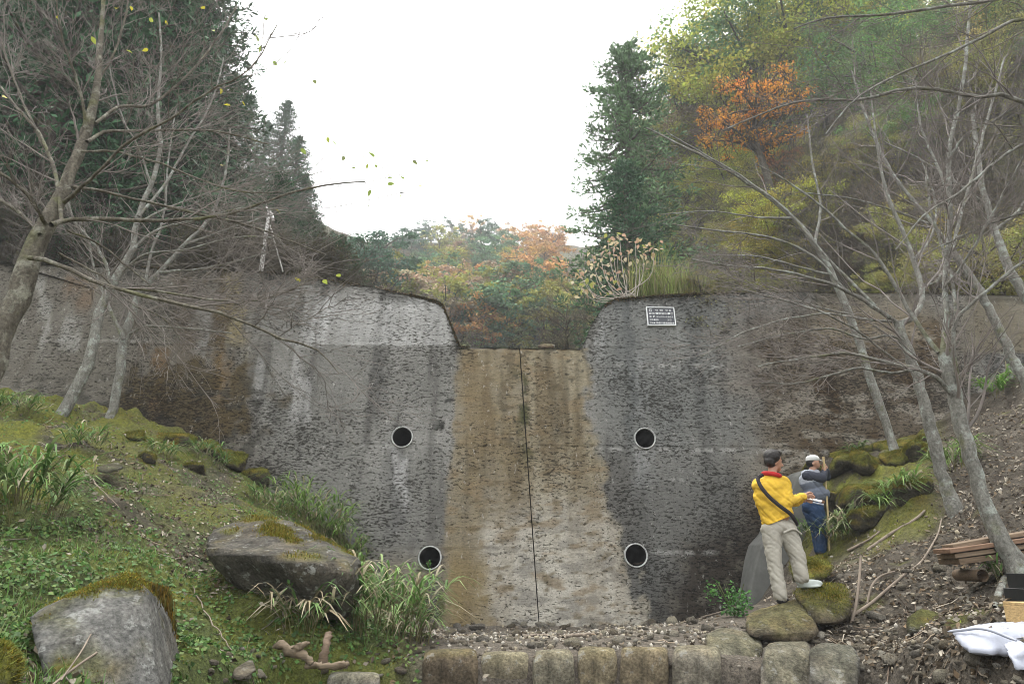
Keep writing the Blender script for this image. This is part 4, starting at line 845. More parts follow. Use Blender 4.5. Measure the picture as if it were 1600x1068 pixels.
bare_tree('bare_tree', 'slim bare tree leaning right, thicker of the two rooted on the left bank crest', [
    ([(84, 676), (90, 662), (112, 620), (140, 560), (153, 500), (170, 455), (186, 428), (205, 390), (215, 340), (236, 290), (250, 235), (246, 165), (252, 100), (248, 20)], [15, 13, 12, 11, 9, 9, 8, 7, 6, 5, 4, 3, 2], 11.2, 11.8),
    ([(172, 452), (166, 415), (150, 385), (120, 350), (100, 300)], [6, 5, 4, 3], 11.3, 10.8), ([(205, 392), (240, 362), (300, 345), (380, 325), (450, 330)], [5, 4, 3, 2], 11.3, 11.8),
    ([(217, 338), (255, 292), (290, 230), (330, 160), (350, 90)], [5, 4, 3, 2], 11.4, 12.5), ([(190, 425), (220, 400), (290, 390), (370, 370), (440, 372)], [4, 3, 2.5, 2], 11.2, 10.6),
    ([(236, 290), (220, 240), (190, 180), (170, 100)], [4, 3, 2.5, 2], 11.5, 11.0), ([(212, 350), (250, 330), (330, 300), (420, 270), (480, 262)], [4, 3, 2, 1.5], 11.4, 12.3)],
    (10, 1.6, 6, .8, 3, .38), M_BARK2, seed=9)
bare_tree('bare_tree', 'thin bare tree forking low, rooted right of the other slim trunk on the left bank', [
    ([(170, 660), (174, 645), (186, 590), (193, 530), (206, 490), (224, 450), (250, 425), (285, 385), (325, 345), (350, 280), (360, 200)], [11, 10, 9, 9, 8, 7, 6, 5, 4, 3, 2], 12.2, 12.8),
    ([(193, 530), (180, 500), (168, 474), (150, 430), (140, 380)], [7, 6, 5, 4, 3], 12.2, 12.0), ([(203, 522), (222, 511), (255, 510), (310, 515), (362, 520)], [4, 3.5, 3, 2], 12.2, 11.6),
    ([(226, 448), (235, 400), (255, 340), (262, 260), (275, 170)], [5, 4, 3, 2], 12.3, 12.8), ([(288, 382), (350, 360), (430, 335), (490, 330)], [4, 3, 2, 1.5], 12.5, 13.0),
    ([(250, 425), (310, 420), (380, 405), (430, 390)], [4, 3, 2.5, 2], 12.4, 12.0)],
    (10, 1.5, 6, .8, 3, .38), M_BARK2, seed=14)
# ---- right group
bare_tree('bare_tree', 'large grey many forked bare tree at the right edge beside the planks', [
    ([(1602, 900), (1588, 880), (1562, 840), (1540, 785), (1512, 700), (1492, 620), (1474, 548)], [34, 24, 20, 18, 17, 17, 15], 6.5, 6.8),
    ([(1468, 552), (1445, 522), (1422, 490), (1395, 440), (1370, 400), (1330, 365), (1280, 320), (1240, 290), (1180, 255)], [8, 7, 6, 5.5, 5, 4, 3, 2], 6.8, 7.6),
    ([(1474, 555), (1478, 500), (1476, 440), (1482, 370), (1484, 300), (1482, 240), (1500, 160), (1512, 60), (1518, -20)], [10, 9, 8, 8, 7, 6, 5, 4], 6.8, 7.4),
    ([(1498, 600), (1492, 560), (1496, 500), (1510, 482), (1550, 448), (1600, 408), (1650, 380)], [7, 6, 5, 5, 4], 6.7, 6.2),
    ([(1496, 500), (1488, 440), (1478, 400), (1455, 330), (1445, 260)], [5, 5, 4, 3], 6.7, 7.2),
    ([(1486, 615), (1465, 592), (1440, 580), (1380, 565), (1330, 552), (1300, 553), (1250, 560), (1185, 573)], [9, 7, 6, 5, 4, 3, 2], 6.7, 6.4),
    ([(1430, 577), (1390, 582), (1340, 575), (1300, 585), (1250, 598), (1190, 598)], [5, 4, 4, 3, 1.5], 6.7, 7.0),
    ([(1425, 582), (1370, 540), (1345, 520), (1290, 490), (1230, 470), (1150, 450)], [4, 3.5, 3, 2], 6.7, 6.2),
    ([(1476, 450), (1500, 420), (1530, 370), (1570, 300), (1600, 240)], [5, 4, 4, 3], 6.8, 6.2),
    ([(1484, 310), (1465, 260), (1440, 200), (1430, 130)], [5, 4, 3, 2], 7.0, 7.6), ([(1482, 250), (1510, 210), (1550, 190), (1610, 150)], [4, 3, 3, 2], 7.1, 6.8)],
    (13, .95, 6, .48, 3, .22), M_BARK2, seed=33, cull=lambda a, b: (a < 1330) & (b < 330))
bare_tree('bare_tree', 'grey bare tree with bent trunk and moss at its foot on the right bank', [
    ([(1487, 782), (1482, 770), (1460, 690), (1440, 615), (1424, 560), (1408, 520), (1402, 502)], [16, 14, 13, 13, 12, 12, 11], 9.3, 9.5),
    ([(1403, 504), (1385, 492), (1350, 470), (1315, 450), (1270, 435), (1200, 420), (1140, 415), (1080, 405)], [8, 7, 6, 5, 4, 3, 2], 9.5, 9.0),
    ([(1405, 505), (1425, 498), (1440, 470), (1437, 440), (1425, 400), (1405, 350), (1385, 300), (1370, 220), (1360, 140)], [9, 9, 8, 8, 7, 6, 5, 3, 2], 9.5, 10.2),
    ([(1412, 530), (1392, 524), (1350, 530), (1310, 515), (1240, 520), (1130, 548)], [4.5, 4, 3.5, 3, 1.5], 9.4, 9.8),
    ([(1400, 502), (1360, 500), (1300, 490), (1230, 498), (1160, 520), (1090, 560)], [5, 4, 3, 2.5, 1.5], 9.5, 8.8),
    ([(1368, 478), (1330, 440), (1290, 400), (1240, 340), (1180, 290), (1100, 240), (1040, 205)], [5, 5, 4, 4, 3, 2], 9.5, 10.4),
    ([(1428, 405), (1455, 370), (1462, 320), (1440, 250)], [4, 4, 3, 2], 9.8, 10.3), ([(1320, 452), (1270, 400), (1200, 370), (1120, 360), (1050, 350)], [4, 4, 3, 2], 9.4, 9.9)],
    (12, 1.2, 6, .62, 3, .3), M_BARK2, seed=37, cull=lambda a, b: (a < 1290) & (b < 360))
bare_tree('bare_tree', 'thin straight grey trunk rooted on the moss cushion at the dam foot', [
    ([(1398, 700), (1394, 690), (1370, 620), (1346, 545), (1328, 495), (1302, 430), (1272, 380), (1240, 340), (1190, 300), (1120, 255), (1060, 225), (1010, 200)], [10, 9, 9, 8, 8, 8, 7, 6, 5, 4, 3, 2], 12.4, 12.9),
    ([(1325, 490), (1300, 485), (1240, 470), (1170, 480)], [4, 3, 2.5, 1.5], 12.5, 12.0), ([(1272, 380), (1282, 330), (1270, 260), (1262, 180)], [5, 4, 3, 2], 12.7, 13.2), ([(1240, 340), (1190, 340), (1110, 330), (1030, 335)], [4, 3, 2, 1.5], 12.7, 12.3),
    ([(1302, 430), (1260, 420), (1180, 400), (1110, 398)], [4, 3, 2.5, 1.5], 12.6, 13)],
    (11, 1.5, 6, .75, 3, .35), M_BARK2, seed=39, cull=lambda a, b: (a < 1330) & (b < 340))
bare_tree('bare_tree', 'pale leaning trunk at the right edge rooted just in front of the dam', [
    ([(1612, 612), (1600, 590), (1575, 545), (1545, 480), (1522, 440), (1500, 410), (1488, 390)], [13, 11, 10, 10, 9, 9, 9], 11.2, 11.6),
    ([(1490, 394), (1476, 420), (1462, 440), (1450, 445)], [4, 4, 3], 11.6, 11.4), ([(1488, 392), (1500, 340), (1520, 270), (1545, 180), (1570, 90)], [6, 5, 4, 3], 11.6, 12),
    ([(1488, 392), (1450, 340), (1400, 280), (1360, 200), (1330, 110)], [7, 6, 5, 4, 2], 11.6, 12.3), ([(1460, 352), (1400, 330), (1330, 310), (1250, 300)], [4, 3, 2.5, 2], 11.7, 11.3)],
    (11, 1.4, 6, .7, 3, .35), M_BARK2, seed=43)
bare_tree('bare_tree', 'upper pale trunk entering at the right edge above the bright green tuft', [
    ([(1680, 590), (1640, 530), (1598, 455), (1575, 415), (1555, 360), (1542, 320), (1530, 260), (1520, 180)], [12, 11, 10, 9, 8, 7, 6, 5], 11.9, 12.4),
    ([(1555, 360), (1590, 330), (1620, 280)], [4, 4, 3], 12.2, 12), ([(1542, 320), (1500, 290), (1440, 250), (1380, 220)], [4, 4, 3, 2], 12.3, 12.8)],
    (10, 1.3, 6, .7, 3, .35), M_BARK2, seed=47)
_gb = P(1900., 760., 6.2); _gb[2] = zt(min(_gb[0], 13), _gb[1])
bare_tree('bare_tree', 'bare tree whose long boughs reach in from beyond the right edge', [
    ([(1900, 800), (1860, 600), (1800, 400), (1770, 250), (1740, 100), (1720, -60)], [26, 24, 20, 17, 14, 10], 6.2, 6.0),
    ([(1775, 270), (1700, 200), (1620, 168), (1560, 146), (1520, 152), (1480, 142), (1420, 138), (1350, 156), (1260, 157), (1190, 178), (1130, 205)], [9, 8, 7, 6, 5.5, 5, 4, 3, 2], 6.1, 6.4),
    ([(1745, 120), (1690, 30), (1610, -8), (1540, 2), (1450, 14), (1370, 24), (1280, 30), (1240, 45)], [8, 7, 6, 5, 4, 3, 2], 6.0, 6.6),
    ([(1760, 180), (1690, 60), (1600, 30), (1540, 55), (1480, 85), (1400, 118), (1330, 160), (1290, 210)], [6, 6, 5, 4, 3, 2], 6.0, 5.6),
    ([(1790, 330), (1700, 240), (1610, 222), (1560, 250), (1500, 300), (1450, 330), (1400, 390)], [6, 5, 4.5, 4, 3, 2], 6.2, 6.0),
    ([(1800, 380), (1700, 340), (1620, 330), (1560, 345), (1500, 370), (1440, 400)], [5, 4.5, 4, 3, 2], 6.2, 6.8)],
    (15, .95, 6, .48, 3, .22), M_BARK2, seed=51)
# ================================================================== FOREST on the slopes
def canopy_mat(name, rough=.7, transl=.3, var=.4):
    m, t, b = newmat(name, rough, .2); g = t.nodes.new('ShaderNodeNewGeometry'); oi = t.nodes.new('ShaderNodeObjectInfo'); ca = colattr(t)
    c = mixc(t, 1, oi.outputs['Color'], ramp(t, g.outputs['Random Per Island'], [(0, (1 - var,) * 3), (1, (1 + var,) * 3)]), 'MULTIPLY')
    c = mixc(t, 1, c, ca.outputs[0], 'MULTIPLY'); t.links.new(c, b.inputs[0])
    tr = t.nodes.new('ShaderNodeBsdfTranslucent'); t.links.new(c, tr.inputs[0]); mx = t.nodes.new('ShaderNodeMixShader'); mx.inputs[0].default_value = transl
    out = t.nodes['Material Output']; t.links.new(b.outputs[0], mx.inputs[1]); t.links.new(tr.outputs[0], mx.inputs[2]); t.links.new(mx.outputs[0], out.inputs[0]); return m
M_CAN = canopy_mat('tree_leaves'); M_NEED = canopy_mat('conifer_sprays', .7, .12, .35)
M_WOOD = bark_mat('forest_bark', (.045, .038, .03), (.10, .088, .07), (.16, .155, .13))
FS = np.random.RandomState(77)
def quads(c, n, size, asp, st, t=None):
    N = len(c); n = n / (np.linalg.norm(n, axis=1, keepdims=True) + 1e-9); r = st.normal(size=(N, 3)) if t is None else t; t = r - n * (r * n).sum(1, keepdims=True); t /= np.linalg.norm(t, axis=1, keepdims=True) + 1e-9; b = np.cross(n, t); s = size[:, None]
    V = np.stack([c - t * s * .5, c + b * s * .5 * asp, c + t * s * .5, c - b * s * .5 * asp], 1); F = np.arange(N * 4).reshape(N, 4); return V.reshape(-1, 3), F
def broadleaf(seed, h, rx, n_cl=70, per=90, leaf=.16, flat=.45, bare=.0, sparse=1., u0=.28):
    """crown of layered leaf clumps on a forked trunk; returns trunk mesh, crown mesh"""
    st = np.random.RandomState(seed); tb = []
    tr = resample(np.array([[0, 0, -.6], [.05 * h * st.normal() * .5, .05 * st.normal(), h * .3], [.04 * h * st.normal(), .04 * h * st.normal(), h * .62], [.05 * h * st.normal(), .05 * h * st.normal(), h * .9]]), 10)
    tb.append(tubes(tr[None], np.linspace(.022 * h + .02, .006 * h, 10)[None], 7)); cen = []
    nb = 14
    for i in range(nb):
        u = u0 + (.93 - u0) * (i / nb); p0 = tr[min(int(u * 9), 9)]; a = i * 2.4 + st.normal() * .4; L = rx * (1.15 - .55 * abs(u - .5)) * st.uniform(.75, 1.1); up = st.uniform(.15, .6) * L
        e = p0 + np.array([np.cos(a) * L, np.sin(a) * L, up]); mid = (p0 + e) / 2 + np.array([0, 0, .12 * L]); q = resample(np.array([p0, mid, e]), 6)
        tb.append(tubes(q[None], np.linspace(.009 * h, .003 * h, 6)[None], 5))
        for w in (.55, .8, 1.0):
            k = n_cl // (nb * 3) + 1
            for _ in range(k): cen.append(q[min(int(w * 5), 5)] + st.normal(size=3) * np.array([.2, .2, .08]) * rx)
    cen = np.array(cen); N = len(cen) * per; ci = np.repeat(np.arange(len(cen)), per); cr = rx * st.uniform(.14, .30, len(cen)); keep = st.rand(N) < sparse
    d = st.normal(size=(N, 3)); d /= np.linalg.norm(d, axis=1, keepdims=True); d *= st.rand(N, 1) ** .45; c = cen[ci] + d * np.array([1, 1, flat]) * cr[ci][:, None]; c = c[keep]
    nn = st.normal(size=(len(c), 3)) * .6 + np.array([0, 0, 1]) + d[keep] * .5; v, f = quads(c, nn, leaf * st.uniform(.6, 1.3, len(c)), .62, st)
    shade = (.82 + .36 * st.rand(len(cen)))[ci][keep]; hue = st.normal(size=(len(cen), 3))[ci][keep] * .07; cc = np.clip(shade[:, None] * (1 + hue), .4, 1.5)
    tv, tf = cat(tb)
    if bare:                               # fine twigs instead of most leaves
        k = 700; b0 = cen[st.randint(0, len(cen), k)]; dd = st.normal(size=(k, 3)) * .5 + np.array([0, 0, .5]) + b0 / (np.linalg.norm(b0, axis=1, keepdims=True) + .1) * .4
        s = np.linspace(-.5, 1, 4)[None, :, None]; tw = tubes(b0[:, None] + dd[:, None] * s * rx * .26 + st.normal(size=(k, 4, 3)) * .05 * rx, np.tile([.002 * h, .0018 * h, .0013 * h, .0006 * h], (k, 1)), 3); tv, tf = cat([(tv, tf), tw])
    return mk('trunk', tv, tf, M_WOOD, None, True, link=False), mk('crown', v, f, M_CAN, None, False, np.repeat(cc, 4, 0), link=False)
def conifer(seed, h, rx, n_br=70, per=70, spr=.22, low=.18, round_=.9):
    """Japanese cedar: straight stem, drooping boughs with tufted sprays"""
    st = np.random.RandomState(seed); tb = [tubes(np.array([[[0, 0, -1.], [0, 0, h * .4], [.02 * h * st.normal(), 0, h * .8], [0, 0, h * .985]]]), np.array([[.022 * h, .017 * h, .008 * h, .002 * h]]), 8)]
    C, Nn, Tn, cid, sh = [], [], [], [], []
    for i in range(n_br):
        u = low + (1 - low) * ((i + .5) / n_br) ** .9; prof = np.clip((1 - u) / (1 - low), 0, 1) ** round_ * .92 + .08; a = i * 2.39996 + st.normal() * .3; L = rx * prof * st.uniform(.6, 1.15)
        p0 = np.array([0, 0, u * h]); dirn = np.array([np.cos(a), np.sin(a), 0]); e = p0 + dirn * L + np.array([0, 0, -.10 * L + st.normal() * .08 * L]); m = (p0 + e) / 2 + np.array([0, 0, -.10 * L]); q = resample(np.array([p0, m, e]), 6)
        tb.append(tubes(q[None], np.linspace(.006 * h * prof + .01, .004, 6)[None], 4))
        for w in (.35, .55, .75, .9, 1.0):
            k = int(per / 5 * (0.6 + .6 * w)) + 2; c0 = q[min(int(w * 5), 5)]; r = (.08 + .11 * st.rand()) * rx * (.5 + .5 * prof)
            d = st.normal(size=(k, 3)); d /= np.linalg.norm(d, axis=1, keepdims=True); d *= st.rand(k, 1) ** .4; C.append(c0 + d * np.array([r, r, r * .75])); Tn.append(d + dirn * .5 + np.array([0, 0, .35])); Nn.append(st.normal(size=(k, 3)))
            sh.append(np.full(k, .75 + .5 * st.rand()))
    C = np.concatenate(C); v, f = quads(C, np.concatenate(Nn), spr * st.uniform(.7, 1.4, len(C)), .33, st, np.concatenate(Tn)); s = np.concatenate(sh)
    tv, tf = cat(tb); return mk('trunk', tv, tf, M_WOOD, None, True, link=False), mk('crown', v, f, M_NEED, None, False, np.repeat(np.repeat(s[:, None], 3, 1), 4, 0), link=False)
BL = [broadleaf(s, 7, 3.0, 126, 110, .12, .38) for s in (1, 2, 3)] + [broadleaf(4, 8, 2.6, 126, 110, .11, .5), broadleaf(5, 6, 3.2, 126, 110, .11, .28)]
BLF = [broadleaf(s, 7, 3.0, 60, 34, .34, .45) for s in (11, 12, 13)]            # coarser, for far off
SPARSE = [broadleaf(s, 7, 2.8, 126, 44, .095, .5, 1, .6) for s in (21, 22)] + [broadleaf(23, 6, 3.0, 126, 60, .14, .22, 1, .9)]
MAPLE = broadleaf(23, 9, 1.75, 126, 70, .10, .3, 1, .6, .58)
PINE = [broadleaf(s, 9, 3.2, 70, 50, .30, .3) for s in (41, 42)]
CED = [conifer(s, 16, 3.9, 170, 84, .22, .12, .6) for s in (31, 32, 33)]
CEDBIG = conifer(34, 16, 3.0, 240, 105, .19, .05, .42)
CEDF = [conifer(s, 12, 2.8, 44, 40, .5, .15, .8) for s in (35, 36)]
GRN, DKG, YGR, OLV, ORG, RUS, TAN, YEL, PGR, BRN = (.13, .23, .08), (.032, .082, .036), (.36, .38, .07), (.28, .28, .09), (.42, .15, .035), (.28, .12, .06), (.24, .19, .12), (.32, .28, .06), (.14, .19, .08), (.14, .10, .065)
def place(kind, meshes, loc, s, col, label, cat_, group, rz=None, sz=None):
    t = empty(kind, loc, label, cat_, group); rz = FS.uniform(0, 6.28) if rz is None else rz; t.rotation_euler = (0, 0, rz); t.scale = (s, s, s * (sz or 1))
    for nm, me in zip(('trunk', 'crown'), meshes):
        o = bpy.data.objects.new(nm, me); COL.objects.link(o); o.parent = t; o.color = (*(np.array(col) * FS.uniform(.85, 1.15)), 1)
    return t
YS = np.concatenate([np.arange(14.6, 60, .25), np.arange(60, 172, .6)])
def gap(px, py):                            # height of the line of sight over the slope, along the pixel's ray
    q = P(np.full(len(YS), float(px)), np.full(len(YS), float(py)), YS); return q, q[:, 2] - hill(q[:, 0], q[:, 1])
def top_on(px, py, H, ymin=15., ymax=120.):   # slope point where a tree of height H has its top on the pixel's line of sight
    q, g = gap(px, py); ok = (YS >= ymin) & (YS <= ymax); e = np.where(ok, np.abs(g - H), 1e9); k = int(np.argmin(e)); return Vector((q[k, 0], q[k, 1], q[k, 2] - g[k])), max(.3 * H, g[k])
def foot_on(px, py):                        # slope point seen at the pixel
    q, g = gap(px, py); k = int(np.argmax(g < 0)) if (g < 0).any() else int(np.argmin(g)); return Vector((q[k, 0], q[k, 1], q[k, 2] - g[k]))
def foot_far(a, b, H): return top_on(a, b - 20, H, 52, 152)
def named(kind, meshes, mh, px, py, H, col, label, cat_='tree', group=None, ymin=15., ymax=120., fix=False):
    l, h = top_on(px, py, H, ymin, ymax); s = h / mh if fix else min(max(h, .75 * H), 1.3 * H) / mh
    return place(kind, meshes, l, s, col, label, cat_, group)
named('cedar_tree', CEDBIG, 17, 975, 42, 17, (.085, .155, .065), 'tallest dark green cedar standing alone against the sky right of the notch', 'cedar', ymin=30, fix=True)
named('cedar_tree', CED[0], 16, 975, 255, 9, DKG, 'dark cedar lower on the right slope below the tallest one', 'cedar', ymin=24)
named('cedar_tree', CED[1], 16, 1040, 270, 8, DKG, 'dark cedar just right of the one below the tallest cedar', 'cedar', ymin=22)
named('cedar_tree', CED[2], 16, 1150, 4, 7.5, (.045, .095, .055), 'dark cedar at the top edge of the right slope against the sky', 'cedar', ymin=46)
named('cedar_tree', CED[0], 16, 1420, 40, 11, DKG, 'dark cedar among bare twigs in the upper right', 'cedar', ymin=25)
named('cedar_tree', CED[1], 16, 1300, 120, 9, DKG, 'dark cedar right of the orange maple', 'cedar', ymin=25)
named('cedar_tree', CED[2], 16, 1560, -30, 11, DKG, 'dark cedar at the top right corner', 'cedar', ymin=25)
named('maple_tree', MAPLE, 9, 1180, 92, 9.4, (.68, .32, .06), 'vivid orange maple glowing among green trees on the right slope', 'maple', ymin=21, ymax=32)
named('maple_tree', MAPLE, 9, 1225, 225, 4.2, (.38, .17, .10), 'dull red maple just below the vivid orange maple', 'maple', ymin=17, ymax=30)
NM = {0: (TAN, 'tan'), 1: (OLV, 'olive'), 2: (YGR, 'yellow green'), 3: (GRN, 'green'), 4: (BRN, 'brown'), 5: (YEL, 'yellow'), 6: (PGR, 'pale green'), 7: (ORG, 'orange')}
seen = {}
def label_of(kindw, colw, px, py, zones):
    """words for where it stands, finer when an equal label is taken already"""
    base = f'{kindw} {colw}'.strip(); return base
# right slope: (pixel of the crown top, colour), rows from the skyline down to the dam
RT = []
for py, xs, cs in [(75, (1078, 1118), (0, 1)), (15, (1150, 1195, 1245, 1300), (1, 3, 2, 3)), (-20, (1350, 1410, 1470, 1530, 1590), (3, 2, 1, 3, 1)), (115, (1060, 1100, 1140), (1, 2, 1)), (70, (1215, 1255, 1300, 1355, 1410, 1470, 1540, 1600), (2, 2, 1, 2, 3, 1, 4, 1)), (165, (1035, 1075, 1115, 1265, 1320, 1370, 1440, 1500, 1570), (0, 1, 2, 2, 1, 3, 1, 4, 1)),
                   (225, (1010, 1050, 1095, 1145, 1200, 1260, 1320, 1390, 1450, 1530, 1600), (0, 1, 2, 2, 1, 5, 1, 3, 1, 4, 3)), (285, (960, 1000, 1060, 1110, 1160, 1215, 1280, 1345, 1410, 1480, 1550), (1, 1, 2, 2, 1, 2, 1, 4, 1, 4, 1)),
                   (330, (925, 945, 985, 1030, 1085, 1140, 1200, 1260, 1330, 1400, 1470, 1540, 1610), (6, 1, 1, 2, 2, 1, 5, 1, 4, 1, 4, 1, 4)), (365, (890, 915, 950, 1000, 1055, 1110, 1170, 1235, 1300, 1370, 1440, 1510, 1580), (1, 1, 2, 6, 2, 2, 1, 5, 4, 1, 4, 1, 4)), (405, (900, 930, 1075, 1125, 1180, 1240, 1310, 1380, 1450, 1520, 1590), (1, 1, 2, 1, 2, 2, 4, 1, 4, 4, 1))]:
    for x, c in zip(xs, cs): RT.append((x + FS.uniform(-12, 12), py + FS.uniform(-14, 14), c))
for i, (a, b, c) in enumerate(RT):
    col, cn = NM[c]; low = b > 300; H = (4.2 if b < 200 else 3.6 if b < 300 else 2.6 if b < 350 else 1.9) * (1.8 if a < 1090 else 1.15); sp = c in (0, 4) or (i % 3 == 0 and c != 3)
    hp = 'on the right skyline' if b < 40 or (a < 1125 and b < 130) else 'high on the right slope' if b < 140 else 'midway up the right slope' if b < 255 else 'low on the right slope' if b < 350 else 'behind the right wing'
    wp = 'left of the tall cedar' if a < 935 else 'by the tall cedar' if a < 1060 else 'right of the tall cedar' if a < 1130 else 'by the orange maple' if a < 1250 else 'right of the maple' if a < 1370 else 'behind the forked tree' if a < 1520 else 'at the right edge'
    lab = f"{'thin' if sp else 'bushy'} {cn} tree {hp} {wp}"
    named('broadleaf_tree', SPARSE[i % 2] if sp else BL[i % 5], 7 if i % 5 < 3 or sp else (8 if i % 5 == 3 else 6), a, b, H, col, lab, 'tree', f'{cn} trees {hp} {wp}', ymin=36 if a < 1000 else 30 if a < 1090 else 47 if b < 190 and a < 1340 else 24 if b < 300 else 15.5, ymax=62)
for py_ in range(95, 450, 42):
    for px_ in range(1110 if py_ > 210 else 1360, 1640, 62):
        a, b = px_ + FS.uniform(-25, 25), py_ + FS.uniform(-15, 15); l = foot_on(a, b); c = [OLV, BRN, YGR, OLV, TAN][FS.randint(0, 5)]
        wp = 'below the orange maple' if a < 1260 else 'right of the orange maple' if a < 1390 else 'behind the forked tree' if a < 1520 else 'near the right edge'
        hp = 'midway up' if b < 290 else 'low on' if b < 380 else 'at foot of'
        place('bush', SPARSE[FS.randint(0, 2)], l, (2.6 if l.y > 22 else 1.7) / 7, c, f'twiggy bush {hp} the right slope {wp}', 'bush', f'twiggy bushes {hp} the right slope {wp}')
for i, (a, b, H, c, k) in enumerate([(1092, 165, 7, 0, 1), (1108, 128, 7, 1, 0), (1124, 98, 7.5, 0, 2), (1146, 66, 8, 1, 3), (1158, 30, 9, 2, 0), (1172, -4, 9.5, 3, 1), (1185, -20, 10, 2, 2), (1222, -35, 10, 3, 0), (1262, -40, 10, 2, 3), (1305, -50, 10, 3, 1), (1350, -60, 10, 2, 2),
                                     (1108, 200, 6, 1, 4), (1138, 145, 7, 2, 0), (1160, 105, 7, 1, 1), (1185, 58, 7.5, 2, 2), (1215, 30, 7.5, 1, 0), (1255, 25, 7.5, 2, 1), (1300, 25, 7.5, 3, 2), (1120, 230, 6, 2, 1), (1240, 75, 6, 2, 3), (1290, 80, 6, 1, 0), (1345, 30, 7, 2, 1)]):
    col, cn = NM[c]
    named('broadleaf_tree', BL[k], (7, 7, 7, 8, 6)[k], a, b, H, col, f"{'tall' if i < 11 else 'full crowned'} {cn} tree {'on the skyline ridge right of the tall cedar' if i < 11 else 'just below the skyline of the right slope'}", 'tree', f"{cn} trees {'along the right skyline' if i < 11 else 'below the right skyline'}", ymin=40, ymax=62, fix=True)
# left slope: dark cedars, tops by pixel
LT = [(335, -70, 16), (352, 40, 13), (300, -150, 17), (372, 120, 12), (395, 150, 12), (420, 190, 12), (450, 158, 13), (468, 215, 11), (478, 275, 9), (485, 330, 7), (505, 375, 5.5), (535, 372, 6), (555, 400, 5), (250, -200, 17), (190, -240, 17), (130, -220, 16), (60, -220, 16), (0, -200, 15), (-40, -100, 14),
      (310, 40, 11), (265, 10, 11), (215, -30, 11), (160, -60, 11), (100, -60, 11), (40, -70, 11), (340, 170, 9), (300, 150, 8.5), (250, 130, 8.5), (200, 120, 8), (140, 110, 8), (80, 110, 8), (20, 100, 8), (-90, 60, 11), (-150, -40, 13), (-120, 160, 8), (-60, 200, 7), (-200, 100, 10), (400, 250, 7.5), (440, 270, 8), (360, 270, 6.5), (310, 260, 6), (430, 340, 5.5), (465, 370, 5), (260, 250, 5.5), (200, 240, 5.5)]
for i, (a, b, H) in enumerate(LT):
    hp = 'very tall' if H > 13 else 'tall' if H > 10 else 'mid sized' if H > 7 else 'young'
    wp = 'at the sky edge of the left slope' if (a > 330 and b < 380 and H > 5.2 and (a > 445 or b < 200)) else 'by the sloping left wing of the dam' if a > 455 else 'behind the white pole' if a > 345 else 'behind the two slim bare trees' if a > 180 else 'behind the leaning mossy trunk'
    named('cedar_tree', CED[i % 3], 16, a, b, H, DKG if i % 3 else (.045, .085, .045), f'{hp} dark cedar {wp}', 'cedar', f'{hp} dark cedars {wp}', ymin=17 if H < 9 else 22)
named('cedar_tree', CEDF[0], 12, 578, 428, 3.2, (.05, .12, .045), 'bright green young cedar above the sloping left wing of the dam', 'cedar', ymin=22)
named('cedar_tree', CEDF[1], 12, 545, 420, 3.2, (.045, .10, .04), 'young cedar just left of the bright one above the left wing', 'cedar', ymin=20)
for i, (a, b) in enumerate([(500, 345), (520, 362), (540, 378), (560, 392), (515, 385), (580, 402), (596, 415), (545, 405)]):
    named('cedar_tree', CED[i % 3], 16, a, b, 5.5, (.05, .105, .05), f"small cedar in the row stepping down to the left wing, {['first and highest', 'second', 'third', 'fourth', 'inner', 'fifth', 'last and lowest', 'inner lower'][i]}", 'cedar', None, ymin=30)
for i in range(56):
    a = FS.uniform(-160, 510); b = FS.uniform(290, 405) + max(0, a - 430) * .3
    wp = 'behind the white pole' if a > 340 else 'between slim trunks and white pole' if a > 230 else 'behind the slim trunks' if a > 110 else 'behind the leaning trunk' if a > 0 else 'beyond the left edge'
    named('bare_bush', SPARSE[i % 2], 7, a, b, 2.6, (.085, .08, .045), f'bare brown brush above the dam {wp}', 'bush', f'bare brush above the dam {wp}', ymin=16, ymax=30)
for a, Y, w in ((22, 17.5, 1.25), (140, 18.5, 1.05), (75, 20.5, .9)):
    q = P(a, 415., Y); z = float(hill(np.array([q[0]]), np.array([q[1]]))[0]); place('cedar_tree', CED[1], Vector((q[0], q[1], z)), w, DKG, {22: 'thick cedar bole behind the dam at the left edge', 140: 'cedar bole behind the dam right of the leaning trunk', 75: 'slimmer cedar bole behind the dam between the other two'}[a], 'cedar', None)
